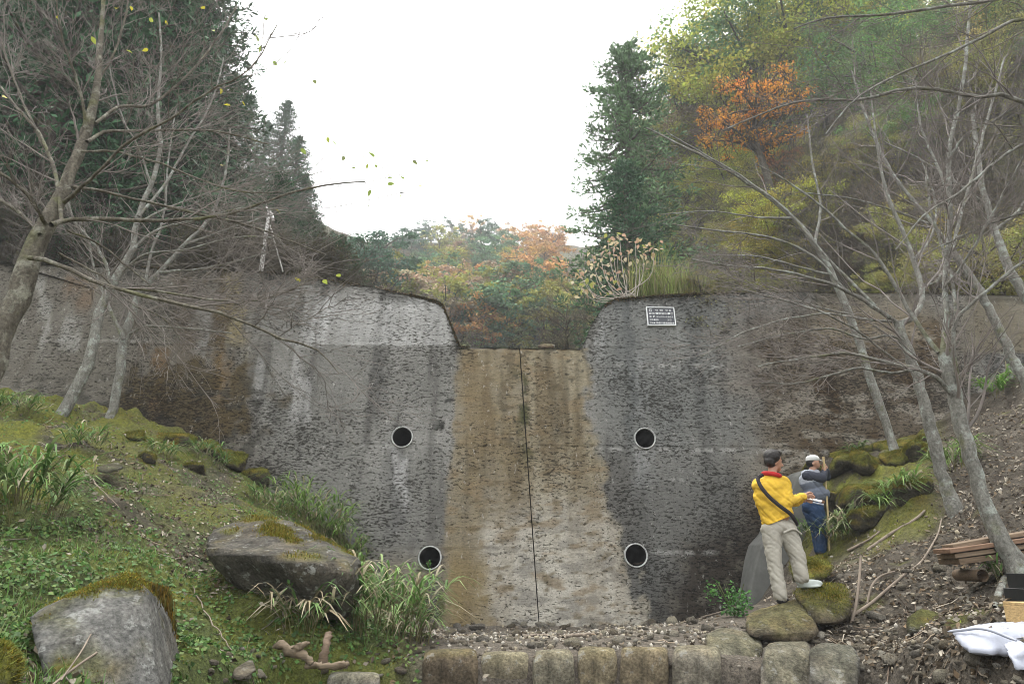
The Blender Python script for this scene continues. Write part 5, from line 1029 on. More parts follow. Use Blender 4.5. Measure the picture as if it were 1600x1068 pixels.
# far slope across the notch
rows = []
FP = [(600, 372, 100, 'c'), (625, 358, 104, 'c'), (650, 352, 106, 'c'), (680, 345, 108, 'c'), (700, 340, 110, 'c'), (770, 335, 110, 'c'), (755, 345, 108, 'c'), (575, 385, 92, 'c'), (590, 395, 88, 'c'), (640, 372, 98, 'c'), (665, 365, 100, 'c'), (735, 360, 108, 'o'), (790, 350, 109, 'o'), (820, 352, 109, 'o'), (845, 352, 107, 'o'), (805, 358, 104, 'o'), (870, 350, 104, 't'),
      (615, 405, 90, 't'), (640, 400, 92, 't'), (665, 395, 94, 't'), (690, 378, 99, 'y'), (705, 385, 95, 'y'), (720, 380, 97, 't'), (745, 375, 99, 't'), (770, 378, 97, 'g'), (790, 385, 93, 'g'), (815, 385, 93, 't'), (840, 372, 97, 'O'), (860, 372, 96, 'O'), (848, 395, 88, 'O'), (865, 385, 90, 'O'), (715, 398, 91, 'r'), (600, 425, 84, 'r'), (630, 425, 84, 'y'),
      (655, 415, 87, 'g'), (680, 412, 88, 'g'), (700, 405, 88, 'y'), (735, 405, 88, 'g'), (755, 395, 90, 'g'), (765, 412, 84, 'g'), (740, 420, 82, 'g'), (790, 410, 84, 'y'), (815, 405, 86, 'o2'), (830, 415, 82, 't'), (610, 445, 76, 'r'), (640, 438, 78, 'y'), (665, 435, 78, 'r'), (690, 435, 78, 'O'), (710, 440, 75, 'r'), (735, 432, 78, 'O'), (760, 440, 74, 'y'), (780, 432, 76, 'r'), (800, 430, 77, 'g'), (825, 435, 74, 'g'), (850, 425, 78, 'O'), (845, 440, 73, 'O'), (865, 445, 70, 'y'),
      (650, 460, 66, 'y'), (680, 462, 65, 't'), (705, 460, 64, 'y'), (730, 465, 62, 'y'), (755, 462, 62, 'y'), (780, 465, 60, 'g'), (805, 458, 62, 'g'), (830, 462, 60, 'y'), (860, 470, 56, 'y'), (700, 480, 54, 'b'), (725, 485, 52, 'y'), (750, 482, 52, 'b'), (775, 485, 50, 'y'), (800, 482, 50, 'b'), (825, 488, 48, 'y'), (715, 505, 44, 'b'), (755, 492, 42, 'O'), (735, 498, 41, 'O'), (770, 505, 40, 'g'), (800, 500, 40, 'p'), (825, 500, 40, 'p'), (740, 515, 37, 'p'), (765, 525, 33, 'p'), (800, 522, 33, 'p'), (830, 520, 33, 't'), (725, 528, 31, 'b'), (785, 532, 29, 'p'), (850, 505, 36, 't'), (875, 480, 40, 't'), (890, 455, 40, 'y')]
CK = dict(c=((.07, .14, .085), 'dark pine'), o=((.50, .31, .12), 'orange tree'), O=((.46, .27, .11), 'deep orange tree'), o2=((.42, .28, .11), 'ochre tree'), t=((.32, .26, .18), 'tan half bare tree'), y=((.30, .30, .08), 'yellow green tree'), g=((.13, .23, .12), 'blue green tree'), r=((.36, .27, .18), 'rusty tree'), b=((.26, .23, .15), 'brown tree'), p=((.34, .40, .18), 'pale green bush'))
for i, (a, b, Y, k) in enumerate(FP):
    col, nm = CK[k]; hp = 'on the far ridge' if b < 362 else 'high on the far slope' if b < 400 else 'halfway up the far slope' if b < 442 else 'low on the far slope' if b < 490 else 'just above the spillway crest'
    wp = 'left' if a < 680 else 'middle' if a < 800 else 'right'
    me, mh, H = (PINE[i % 2], 9, 7.5) if k == 'c' else (SPARSE[i % 2] if k == 't' else BLF[i % 3], 7, 6.2)
    H *= FS.uniform(.8, 1.25); a += FS.uniform(-6, 6); l, h = foot_far(a, b, H) if b > 358 else top_on(a, b, H, 90, 152); H = min(max(h, .45 * H), 1.2 * H)
    place('pine_tree' if k == 'c' else 'bush' if k == 'p' else 'autumn_tree', me, l, H / mh, col, f'{nm} {hp}, {wp} of the notch', 'pine' if k == 'c' else 'bush' if k == 'p' else 'tree', f'{nm} group {hp}, {wp} part of the notch')
# ================================================================== PROPS
M_SMOOTH = plain('smooth_concrete', (.115, .117, .108), .95, .3, 3, .15)
def prism(name, front, back, mat, bev=.01, parent=None):
    bm = bmesh.new(); a = [bm.verts.new(p) for p in front]; b = [bm.verts.new(p) for p in back]; bm.faces.new(a); bm.faces.new(b[::-1]); n = len(a)
    for i in range(n): bm.faces.new((a[i], b[i], b[(i + 1) % n], a[(i + 1) % n]))
    bmesh.ops.recalc_face_normals(bm, faces=bm.faces[:])
    if bev: bmesh.ops.bevel(bm, geom=bm.edges[:], offset=bev, segments=1, affect='EDGES')
    return bmo(name, bm, mat, parent)
_sl = [(1160, 985), (1166, 958), (1176, 905), (1183, 872), (1190, 850), (1207, 832), (1222, 800), (1236, 768), (1247, 742), (1260, 732), (1272, 740), (1285, 800), (1285, 900), (1270, 985)]
SLAB = prism('concrete_slab', [V3(a, b, 12.55 + .10 * (960 - b) / 230) for a, b in _sl], [V3(a, b, 12.55 + .10 * (960 - b) / 230) + Vector((0, .75, 0)) for a, b in _sl], M_SMOOTH, .015)
tag(SLAB, 'smooth pale concrete slab with a ragged slanting edge against the dam behind the two men', 'slab')
def box_between(name, a, b, w, h, mat, up=Vector((0, 0, 1)), bev=.004, parent=None):
    a, b = Vector(a), Vector(b); d = b - a; L = d.length; x = d.normalized(); y = up.cross(x).normalized(); z = x.cross(y)
    bm = bmesh.new(); bmesh.ops.create_cube(bm, size=1)
    for v in bm.verts: v.co = Vector((v.co.x * L, v.co.y * w, v.co.z * h))
    bmesh.ops.bevel(bm, geom=bm.edges[:], offset=bev, segments=1, affect='EDGES'); o = bmo(name, bm, mat, parent); o.matrix_world = Matrix.Translation((a + b) / 2) @ Matrix((x, y, z)).transposed().to_4x4(); return o
def wood_mat(name, c, rough=.75):
    m, t, b = newmat(name, rough, .25); v = coords(t, (1.2, 14, 30)); n = noise(t, v, 3, 5, .65, .5); c = np.array(c)
    t.links.new(ramp(t, n, [(.25, tuple(c * .55)), (.5, tuple(c)), (.78, tuple(np.minimum(c * 1.45, 1)))]), b.inputs[0]); bump(t, b, n, .3, .004); return m
M_PLK = wood_mat('weathered_plank', (.17, .125, .085)); M_PLK2 = wood_mat('reddish_plank', (.17, .105, .068)); M_PINE = wood_mat('raw_pine', (.46, .32, .15)); M_PLKD = wood_mat('dark_plank', (.12, .085, .055))
for i, (a, b, m, w, h, lab) in enumerate([
    ((1482, 877, 6.75), (1700, 850, 6.85), M_PLKD, .30, .05, 'dark bottom plank of the stack behind the forked tree'), ((1478, 868.5, 6.72), (1700, 838, 6.82), M_PLK, .26, .042, 'plank second from the bottom of the stack behind the forked tree'),
    ((1471, 861, 6.68), (1690, 830, 6.78), M_PLK2, .24, .04, 'reddish plank sticking out farthest left in the stack behind the forked tree'), ((1480, 853.5, 6.74), (1640, 826, 6.80), M_PLK, .16, .036, 'short brown plank on top of the stack behind the forked tree'),
    ((1506, 848.5, 6.92), (1700, 816, 6.95), M_PLK2, .18, .036, 'topmost reddish plank at the back of the stack behind the forked tree')]):
    tag(box_between('plank', P(*map(float, a)), P(*map(float, b)), w, h, m), lab, 'plank', 'planks stacked behind the forked tree')
for a, lab in (((1515, 893), 'short bearer log under the left end of the plank stack'), ((1640, 868), 'short bearer log under the right end of the plank stack')):
    q = P(a[0] * 1., a[1] * 1., 6.75); v, f = tubes(np.array([[q + [0, -.18, -.03], q + [0, 0, -.03], q + [.02, .22, -.03]]]), np.full((1, 3), .055), 9); tag(mk('bearer_log', v, f, M_PLKD, None, True), lab, 'log')
# black crate, pine box
M_BLK = plain('black_plastic', (.012, .013, .014), .5, .3, 6, .1, .4)
def open_box(name, c, sx, sy, sz, th, mat, label, cat_, rz=0., face='front', lip=None):
    t = empty(name, c, label, cat_); t.rotation_euler = (0, 0, rz)
    def bx(nm, x0, x1, y0, y1, z0, z1):
        bm = bmesh.new(); bmesh.ops.create_cube(bm, size=1)
        for v in bm.verts: v.co = Vector((lerp(x0, x1, v.co.x + .5), lerp(y0, y1, v.co.y + .5), lerp(z0, z1, v.co.z + .5)))
        bmesh.ops.bevel(bm, geom=bm.edges[:], offset=.003, segments=1, affect='EDGES'); return bmo(nm, bm, mat, t)
    X, Y = sx / 2, sy / 2
    if face == 'top':
        bx('base', -X, X, -Y, Y, 0, th); bx('side', -X, -X + th, -Y, Y, th, sz); bx('side', X - th, X, -Y, Y, th, sz); bx('side', -X + th, X - th, -Y, -Y + th, th, sz); bx('side', -X + th, X - th, Y - th, Y, th, sz)
        bx('rim', -X - .012, X + .012, -Y - .012, -Y - .001, sz - .03, sz + .004)
    else:
        bx('base', -X, X, -Y, Y, 0, th); bx('top_board', -X, X, -Y, Y, sz - th, sz); bx('side', -X, -X + th, -Y, Y, th, sz - th); bx('side', X - th, X, -Y, Y, th, sz - th); bx('back_board', -X + th, X - th, Y - th, Y, th, sz - th)
    return t
def gz(q): return float(zt(np.array([q[0]]), np.array([q[1]]))[0])
q = P(1632., 978., 5.1); PBOX = open_box('wooden_box', Vector((q[0] + .05, q[1], q[2])), .42, .3, .155, .022, M_PINE, 'open fronted raw pine box resting on the white sack', 'box', .12, 'front')
q = P(1630., 946., 5.45); open_box('black_crate', Vector((q[0] + .07, q[1] + .05, q[2] - .005)), .42, .30, .125, .01, M_BLK, 'black plastic crate behind the pine box at the right edge', 'crate', .08, 'top')
q = P(1630., 919., 5.6); open_box('black_crate', Vector((q[0] + .08, q[1] + .05, q[2] - .02)), .42, .30, .13, .01, M_BLK, 'second black crate higher up at the foot of the forked tree', 'crate', .05, 'top')
# remeshed soft forms: capsules and ellipsoids fused into one skin
def blob(name, parts, mat, voxel=.012, smooth=6, parent=None, disp=None, post=None, mats=None):
    bm = bmesh.new()
    for p in parts:
        if p[0] == 'c':
            a, b, r0, r1 = Vector(p[1]), Vector(p[2]), p[3], p[4]; d = b - a; L = max(d.length, 1e-4); rot = d.to_track_quat('Z', 'Y').to_matrix().to_4x4()
            bmesh.ops.create_cone(bm, cap_ends=True, segments=20, radius1=r0, radius2=r1, depth=L, matrix=Matrix.Translation((a + b) / 2) @ rot)
            for c_, r_ in ((a, r0), (b, r1)): bmesh.ops.create_uvsphere(bm, u_segments=18, v_segments=12, radius=r_, matrix=Matrix.Translation(c_))
        else:
            c_, rr = Vector(p[1]), p[2]; rot = p[3] if len(p) > 3 else Matrix.Identity(4)
            bmesh.ops.create_uvsphere(bm, u_segments=24, v_segments=16, radius=1, matrix=Matrix.Translation(c_) @ rot @ Matrix.Diagonal((*rr, 1)))
    me = bpy.data.meshes.new(name); bm.to_mesh(me); bm.free(); o = bpy.data.objects.new(name, me); COL.objects.link(o)
    r = o.modifiers.new('r', 'REMESH'); r.mode = 'VOXEL'; r.voxel_size = voxel; s = o.modifiers.new('s', 'SMOOTH'); s.factor = .5; s.iterations = smooth
    dg = bpy.context.evaluated_depsgraph_get(); m2 = bpy.data.meshes.new_from_object(o.evaluated_get(dg)); bpy.data.objects.remove(o); m2.name = name
    n = len(m2.vertices); V = np.empty(n * 3, np.float32); m2.vertices.foreach_get('co', V); V = V.reshape(-1, 3).astype(float); N = np.empty(n * 3, np.float32); m2.vertices.foreach_get('normal', N); N = N.reshape(-1, 3)
    if disp is not None: V = V + N * disp(V, N)[:, None]
    if post is not None: V = post(V, N)
    m2.vertices.foreach_set('co', V.astype(np.float32).ravel()); m2.materials.clear()
    for m in (mat if isinstance(mat, (list, tuple)) else [mat]): m2.materials.append(m)
    m2.polygons.foreach_set('use_smooth', np.ones(len(m2.polygons), bool))
    if mats is not None:
        C = np.empty(len(m2.polygons) * 3, np.float32); m2.polygons.foreach_get('center', C); m2.polygons.foreach_set('material_index', np.asarray(mats(C.reshape(-1, 3)), np.int32))
    m2.update(); return ob(name, m2, parent)
M_SACK = plain('white_sack_cloth', (.34, .36, .42), .6, .08, 22, .12, .3)
def cloth_lump(name, pts, seed):
    c, V, F = rock_shape(PX(pts), 5, .05, seed, 30, .2); V = V - vnorm(V, F) * (.012 * np.exp(-(fbm(V * np.array([5, 5, 9]) + seed, 2) / .05) ** 2) + .006 * np.exp(-(fbm(V * np.array([13, 9, 16]) + seed, 2) / .07) ** 2))[:, None]; o = mk(name, V, F, M_SACK, None, True); o.location = c; return o
SACK = cloth_lump('sack', [(1479, 985, 4.9), (1535, 972, 4.95), (1600, 968, 5.1), (1670, 970, 5.1), (1670, 1022, 4.7), (1590, 1016, 4.6), (1555, 1027, 4.52), (1512, 1022, 4.62), (1548, 984, 4.66), (1600, 990, 4.7), (1496, 1004, 4.72), (1530, 990, 5.3), (1640, 985, 5.4), (1560, 1020, 5.2)], 3)
o = cloth_lump('sack_neck', [(1566, 1004, 4.5), (1590, 998, 4.55), (1614, 1046, 4.36), (1588, 1049, 4.36), (1645, 1042, 4.45), (1602, 1012, 4.42), (1645, 1012, 4.7), (1580, 1030, 4.38)], 9); o.parent = SACK; o.location = Vector(o.location) - Vector(SACK.location)
tag(SACK, 'rumpled white cloth sack lying on the gravel in the bottom right corner', 'sack')
v, f = tubes(resample(np.array([P(1481., 986., 4.86), P(1510., 983., 4.76), P(1530., 981., 4.68), P(1550., 985., 4.62), P(1570., 993., 4.58), P(1588., 1000., 4.52)]), 14)[None], (np.array([.004] + [.009] * 12 + [.004]))[None], 6); o = mk('seam', v, f, M_SACK, None, True); o.parent = SACK; o.location = -SACK.location
# driftwood and stump
M_DRIFT = wood_mat('bleached_driftwood', (.135, .105, .072), .9)
def gnarl(name, pts, rad, label, cat_, mat=M_DRIFT, seed=0, sides=9, n=20):
    q = resample(np.array([P(*map(float, p)) for p in pts]), n); r = np.interp(np.linspace(0, 1, n), np.linspace(0, 1, len(rad)), rad) * (1 + .35 * fbm(np.c_[np.arange(n) * .9, np.full(n, seed * 5.), np.zeros(n)], 2)); v, f = tubes(q[None], r[None], sides); sides_ = sides; v = v + (fbm(v * 14 + seed, 4) + .8 * fbm(v * np.array([9, 40, 40]) + seed, 3))[:, None] * np.repeat(r, sides)[:, None] * np.array([1, 1, 1.]) * .9
    o = mk(name, v, f, mat, None, False); return tag(o, label, cat_)
D1 = gnarl('driftwood', [(428, 1010, 5.35), (440, 1005, 5.3), (452, 1018, 5.3), (470, 1020, 5.3), (488, 1036, 5.25)], [.01, .028, .034, .022, .012], 'gnarled pale piece of driftwood on the clover', 'driftwood', seed=2)
o = gnarl('knot', [(455, 1022, 5.28), (470, 1008, 5.3), (484, 1003, 5.35)], [.025, .03, .01], None, None, seed=6); o.parent = D1
gnarl('log', [(480, 1037, 5.3), (505, 1040, 5.25), (530, 1040, 5.3), (543, 1036, 5.4)], [.02, .025, .024, .02], 'short pale peeled log lying beside the driftwood', 'log', seed=3)
gnarl('stump', [(504, 1035, 5.55), (509, 1010, 5.55), (513, 988, 5.6)], [.03, .028, .022], 'broken upright stump under the big overhanging boulder', 'stump', wood_mat('brown_stump', (.17, .125, .09), .9), seed=4)
# fallen branches
M_STICK = plain('fallen_branch_bark', (.20, .165, .13), .9, .3, 8, .3)
def stick(pts, r0, r1, label, side=(), name='fallen_branch', lift=.02, mat=None):
    W = []
    for a, b in pts:
        h = hit(a, b); W.append([h[0], h[1], h[2] + lift])
    q = resample(np.array(W), 18); q += fbm(np.c_[np.arange(18) * .5, np.full(18, pts[0][0]), np.zeros(18)], 2)[:, None] * .02; parts = [tubes(q[None], np.linspace(r0, r1, 18)[None], 7)]
    for s in side:
        w = [[*hit(a, b)[:2], hit(a, b)[2] + lift] for a, b in s]; parts.append(tubes(resample(np.array(w), 10)[None], np.linspace(r0 * .7, r1 * .7, 10)[None], 6))
    v, f = cat(parts); return tag(mk(name, v, f, mat or M_STICK, None, True), label, 'branch')
stick([(1356, 862), (1390, 838), (1432, 812), (1445, 800)], .022, .016, 'thick pale branch lying up the slope right of the man in blue')
stick([(1328, 968), (1370, 938), (1405, 908), (1440, 880), (1462, 845), (1472, 812)], .016, .008, 'long curved branch sweeping up the right slope')
def standing(pts, r0, r1, label, dl):
    h = hit(*pts[0]); W = [P(a, b, h[1] + dl * i) for i, (a, b) in enumerate(pts)]; W[0][2] -= .05; v, f = tubes(resample(np.array(W), 14)[None], np.linspace(r0, r1, 14)[None], 7); return tag(mk('fallen_branch', v, f, M_STICK, None, True), label, 'branch')
standing([(1326, 976), (1338, 940), (1343, 900), (1345, 868)], .016, .012, 'upright bare stick leaning on the slope right of the mossy boulder', .12)
standing([(1352, 948), (1362, 915), (1375, 900), (1398, 892)], .013, .008, 'bent stick right of the upright one', .12)
stick([(1325, 862), (1345, 852), (1362, 842), (1375, 832)], .02, .012, 'short pale root curving out at the feet of the man in blue')
stick([(1095, 966), (1118, 960), (1150, 950)], .015, .01, 'thin pale stick lying at the foot of the slab')
stick([(880, 999), (900, 995), (928, 993)], .018, .014, 'pale split piece of wood lying on the rubble')
stick([(815, 997), (840, 994), (858, 997)], .016, .012, 'second pale piece of wood on the rubble nearer the middle')
stick([(130, 735), (165, 775), (185, 795)], .008, .005, 'thin dry stalk lying down the left bank')
stick([(300, 920), (330, 975), (362, 1020)], .006, .004, 'dry stalk lying through the clover below the big boulder')
def leanstick(pts, Y, r, label): v, f = tubes(resample(np.array([P(a, b, y) for (a, b), y in zip(pts, Y)]), 8)[None], np.full((1, 8), r), 6); return tag(mk('fallen_branch', v, f, M_STICK, None, True), label, 'branch')
leanstick([(75, 1075), (120, 1040), (180, 1000)], (3.25, 3.5, 3.85), .006, 'dry stalk leaning across the flat faced boulder, lower')
leanstick([(95, 1062), (125, 1020), (142, 990)], (3.3, 3.5, 3.72), .004, 'dry stalk leaning across the flat faced boulder, steeper')
# exposed roots by the forked tree
stick([(1560, 905), (1540, 912), (1520, 925), (1512, 940), (1520, 950)], .03, .012, 'mossy root snaking down from the forked tree', name='tree_root', mat=M_BARK)
stick([(1572, 908), (1562, 930), (1556, 955)], .035, .018, 'pale root running straight down below the forked tree', name='tree_root', mat=M_BARK2)
# white pole with a stay on the left wing
M_WHT = plain('white_painted_pole', (.62, .62, .60), .5, .12, 10, .1)
q0, q1 = PD(np.array(408.), np.array(421.)), None; dY = .5
a0 = P(408., 424., 14.65); a1 = P(420., 333., 14.75); b0 = P(442., 424., 14.65); b1 = P(422., 352., 14.73)
t = empty('marker_pole', a0, 'white pole with a thin stay standing on the left wing of the dam', 'pole')
v, f = tubes(np.linspace(a0, a1, 4)[None], np.array([[.05, .05, .045, .04]]), 10); attach(mk('pole', v, f, M_WHT, None, True), t)
v, f = tubes(np.linspace(b0, b1, 3)[None], np.array([[.018, .018, .018]]), 8); attach(mk('stay', v, f, M_WHT, None, True), t)
v, f = tubes(np.array([P(415., 322., 14.75), P(424., 334., 14.7), P(428., 345., 14.7)])[None], np.array([[.012, .05, .03]]), 8); attach(mk('cap', v, f, M_WHT, None, True), t)
# pale leaved shrub and tall grass above the right wing
M_PALE = vc_mat('pale_autumn_leaf', .6, .35, .3)
def shrub():
    st = np.random.RandomState(5); b = P(985., 470., 15.6); t = empty('shrub', b, 'shrub of upright grey stems with large pale cream and pink leaves beside the notch', 'shrub'); S, Lc = [], []
    for px_, py_ in [(905, 425), (915, 440), (925, 400), (938, 395), (950, 378), (958, 385), (965, 400), (945, 420), (930, 430), (905, 445), (920, 450), (993, 380), (1005, 395), (1022, 385), (968, 370), (975, 420), (1000, 410), (955, 445)]:
        e = P(px_, py_, 15.6 + st.uniform(-.6, .6)); m = b * .45 + e * .55 + np.array([.25 * np.sign(e[0] - b[0]) * abs(e[0] - b[0]), 0, -.15]); S.append(resample(np.array([b + st.normal(size=3) * .1, m, e]), 8)); Lc.append((e, px_))
    v, f = tubes(np.array(S), np.tile(np.linspace(.014, .006, 8), (len(S), 1)), 5); attach(mk('stems', v, f, plain('pale_stem', (.34, .31, .27), .8, .2, 4, 0), None, True), t); n_ = 0; lm = {}
    for e, px_ in Lc:
        if px_ > 990 and st.rand() < .2: continue
        for _ in range(int(st.uniform(8, 15))):
            k = st.randint(0, 5)
            if k not in lm: lm[k] = leaf_mesh2([(.46, .40, .25), (.38, .29, .17), (.50, .44, .29), (.30, .33, .09), (.40, .27, .19)][k])
            o = ob('leaf', lm[k], t); p = e + st.normal(size=3) * np.array([.14, .14, .16]) + np.array([0, 0, -.04]); o.location = Vector(p - b); s = st.uniform(.10, .17); o.scale = (s, s, s); o.rotation_euler = (st.uniform(-1.2, .1), st.uniform(-.6, .6), st.uniform(0, 6.28))
shrub()
def tallgrass(px_, py_, Y, rad, h, n, label, cs, seed):
    st = np.random.RandomState(seed); b = P(px_, py_, Y); t = empty('tall_grass', b, label, 'grass clump'); global RS; old = RS; RS = st; a = st.uniform(0, 6.28, n); r = rad * st.rand(n) ** .5
    blades(r * np.cos(a), r * np.sin(a) * .6, np.full(n, -.1), h * st.uniform(.5, 1.1, n), np.full(n, .03), st.uniform(.1, .7, n), pal(n, cs), 'foliage', None, M_SASA, None, t, 4, .5); RS = old
tallgrass(1035., 462., 16.4, .9, 1.35, 420, 'tall yellow green grass clump right of the pale leaved shrub', [(.17, .22, .06), (.24, .27, .09), (.13, .17, .05), (.26, .24, .13)], 3)
tallgrass(1075., 460., 15.4, .6, .8, 420, 'lower olive grass clump above the plaque', [(.16, .20, .06), (.22, .22, .10)], 4)
for i, (a, b, Y, H, c, lab) in enumerate([(885, 468, 15.2, 1.6, (.27, .25, .17), 'bare grey bush leaning into the right side of the notch'), (868, 520, 16.5, 1.2, (.25, .27, .14), 'low twiggy bush at the right end of the spillway crest'), (1095, 425, 15.0, 1.0, (.28, .24, .05), 'yellow leaved twiggy bush hanging over the right wing beside the plaque'), (1150, 430, 14.9, 1.0, (.2, .2, .06), 'thin bush on the right wing behind the long bare branches')]):
    q = P(float(a), float(b), Y); place('bush', SPARSE[i % 2], Vector((q[0], q[1], q[2] - H * .95)), H / 7, c, lab, 'bush', None)
rock('stone', [P(838., 544., 14.2), P(842., 538., 14.2), P(852., 536., 14.3), P(866., 537., 14.3), P(870., 544., 14.2), P(850., 546., 14.1), P(845., 538., 14.6), P(866., 540., 14.6)], 'dark brown stone lying on the spillway crest', 'stone', base=(.09, .065, .045), moss=.3, seed=71, sub=3)
# dark moss along the crest of the wings
cx_ = np.concatenate([RS.uniform(-9.6, OX[9] + .0, 2600), RS.uniform(OX[9] - 1.2, OX[9] + .2, 1500), RS.uniform(OX[12], OX[15], 1800), RS.uniform(OX[15], 9.5, 1000)]); cz_ = topz(cx_); drop = RS.rand(len(cx_)) ** 2.5 * .10; k = n2(cx_, cx_ * 0, 1.6, 3, 90) + .5 * (cx_ > OX[9] - 1.2) * (cx_ < OX[16]) > -.02
cx_, cz_, drop = cx_[k], cz_[k], drop[k]; back = RS.rand(len(cx_)) < .5
o = leaves(cx_, DAMY + BAT * (cz_ - DAMZ0) - .01 + np.where(back, RS.rand(len(cx_)) * .3, 0), cz_ + np.where(back, .02, -drop), np.tile([[0, -.8, .5]], (len(cx_), 1)), RS.uniform(.02, .05, len(cx_)), pal(len(cx_), [(.03, .032, .014), (.06, .05, .02), (.02, .02, .012), (.09, .06, .03)]), 'crest_moss', None, M_MOSSF, .3, .8, .7)
attach(o, DAM); o['kind'] = 'stuff'
# ================================================================== PEOPLE
M_SKIN = plain('skin', (.42, .24, .165), .5, .08, 14, .05, .4); M_HAIR = plain('black_hair', (.012, .010, .009), .5, .3, 60, .5, .4)
def cloth(name, c, wr=.35, rough=.8): return plain(name, c, rough, .16, 7, wr, .2)
M_YEL = cloth('yellow_jacket', (.62, .40, .045)); M_RED = cloth('red_collar', (.42, .03, .03)); M_KHA = cloth('pale_khaki', (.33, .315, .27)); M_STR = cloth('black_strap', (.025, .022, .025)); M_SHL = cloth('light_grey_shoe', (.40, .44, .42)); M_SHD = cloth('dark_shoe', (.03, .03, .032))
M_NAVY = cloth('navy_trousers', (.018, .042, .095)); M_JK1 = cloth('light_grey_jacket', (.33, .355, .40)); M_JK2 = cloth('blue_grey_jacket', (.13, .15, .19)); M_JK3 = cloth('dark_sleeve', (.035, .04, .055)); M_CAP = cloth('white_cap', (.55, .56, .55)); M_PAPER = plain('paper', (.75, .74, .70), .7, .04, 9, 0)
def folds(amp, fx=14, fz=22, seed=0):
    """cloth creases: thin valleys between fuller folds, running aslant"""
    def f(V, N):
        a = fbm(np.c_[V[:, 0] * fx * .7 + V[:, 2] * 6, V[:, 1] * fx * .6, V[:, 2] * fz * .6 + seed + V[:, 0] * 7], 2); b = fbm(np.c_[V[:, 0] * fx * 1.5 - V[:, 2] * 8, V[:, 1] * fx, V[:, 2] * fz * 1.1 + seed * 3], 2)
        return -amp * np.exp(-(a / .07) ** 2) - amp * .55 * np.exp(-(b / .07) ** 2) + amp * .9 * a + amp * .35
    return f
def person(root_px, Y, mpp, label, B):
    return None
# ---- man in yellow, seen from behind, looking down at a pad; px radii * k = metres
Y0 = YM; k = float((P(1230., 820., Y0) - np.array([0, 0, CAMZ])) @ -M3[:, 2]) / FPX
def L(a, b, dy=0.): return tuple(P(float(a), float(b), Y0 + dy))
def E(a, b, dy, rx, ry, rz, rot=None): return ('e', L(a, b, dy), (rx * k, ry * k, rz * k)) + ((rot,) if rot is not None else ())
def Cc(p, q, r0, r1): return ('c', L(*p), L(*q), r0 * k, r1 * k)
hand = [E(1262, 774, .10, 5.2, 3.2, 3.6), Cc((1254, 775, .06), (1260, 774, .09), 4.2, 4.2)]
for j, (dx, dz, ln) in enumerate([(3.0, -2.4, 7.5), (3.6, -.8, 8.6), (3.4, .9, 8.0), (2.6, 2.4, 6.4)]):
    hand += [Cc((1262 + dx, 774 + dz, .10 + .004 * j), (1262 + dx + ln * .55, 774 + dz + .8, .115 + .004 * j), 1.45, 1.35), Cc((1262 + dx + ln * .55, 774 + dz + .8, .115 + .004 * j), (1262 + dx + ln * .9, 774 + dz + 2.6, .10 + .004 * j), 1.35, 1.15)]
hand += [Cc((1258, 771.5, .07), (1265, 768.5, .06), 1.8, 1.6), Cc((1265, 768.5, .06), (1270, 770.5, .07), 1.55, 1.3)]
lh = [E(1262, 781, .20, 4.6, 3.2, 3.2)]
for j in range(4): lh += [Cc((1264, 779 + 1.7 * j, .19), (1270 - j * .5, 780 + 1.7 * j, .18), 1.4, 1.2)]
lh += [Cc((1258, 779, .19), (1265, 777, .16), 1.6, 1.3)]
tilt = Matrix.Rotation(R(16), 4, 'Y')
head = [E(1208.5, 717, .0, 11.5, 13.0, 13.5, tilt), E(1212, 725, .025, 9.2, 10.5, 10.5, tilt), E(1216.5, 733, .05, 4.2, 6, 3.6), Cc((1219.5, 722, .055), (1222.5, 726.5, .06), 1.3, 1.9), E(1211.0, 722.5, -.072, 2.6, 1.4, 4.0, tilt), E(1217.5, 731.0, .06, 3.2, 3.2, 1.3), E(1219, 719, .03, 2.6, 6.0, 1.4)]
core = [Cc((1206, 745, .0), (1208, 728, .0), 7.2, 7.0), E(1204, 768, 0, 22, 13, 26), E(1213, 803, 0, 20, 13, 22), E(1216, 824, 0, 18, 12, 13), Cc((1226, 757, .0), (1233, 783, -.04), 7.5, 6), Cc((1233, 783, -.04), (1256, 775, .07), 5.8, 4), Cc((1186, 758, .02), (1200, 785, .14), 7.5, 6), Cc((1200, 785, .14), (1256, 781, .20), 5.8, 4),
        Cc((1206, 828, 0), (1212, 880, -.03), 11, 8), Cc((1212, 880, -.03), (1221, 928, -.05), 8, 5.5), Cc((1228, 826, 0), (1247, 868, -.03), 11, 8.5), Cc((1247, 868, -.03), (1253, 906, -.04), 8.5, 5.5), Cc((1221, 930, -.05), (1227, 937, .05), 4.5, 3.5), Cc((1253, 908, -.04), (1275, 911, .0), 4.5, 3.5)]
MAN = blob('person', head + core + hand + lh, M_SKIN, .0062, 3); tag(MAN, 'person in yellow jacket and pale khaki trousers standing astride boulders, reading a pad', 'person')
blob('hair', [E(1206.2, 713.5, -.015, 13.0, 14.2, 12.6, tilt), E(1203.5, 721, -.03, 9.8, 10.5, 9.0, tilt), E(1211, 707.5, .02, 9.5, 11.5, 5.6, tilt)], M_HAIR, .008, 3, MAN, disp=lambda V, N: .006 * fbm(V * 45, 3))
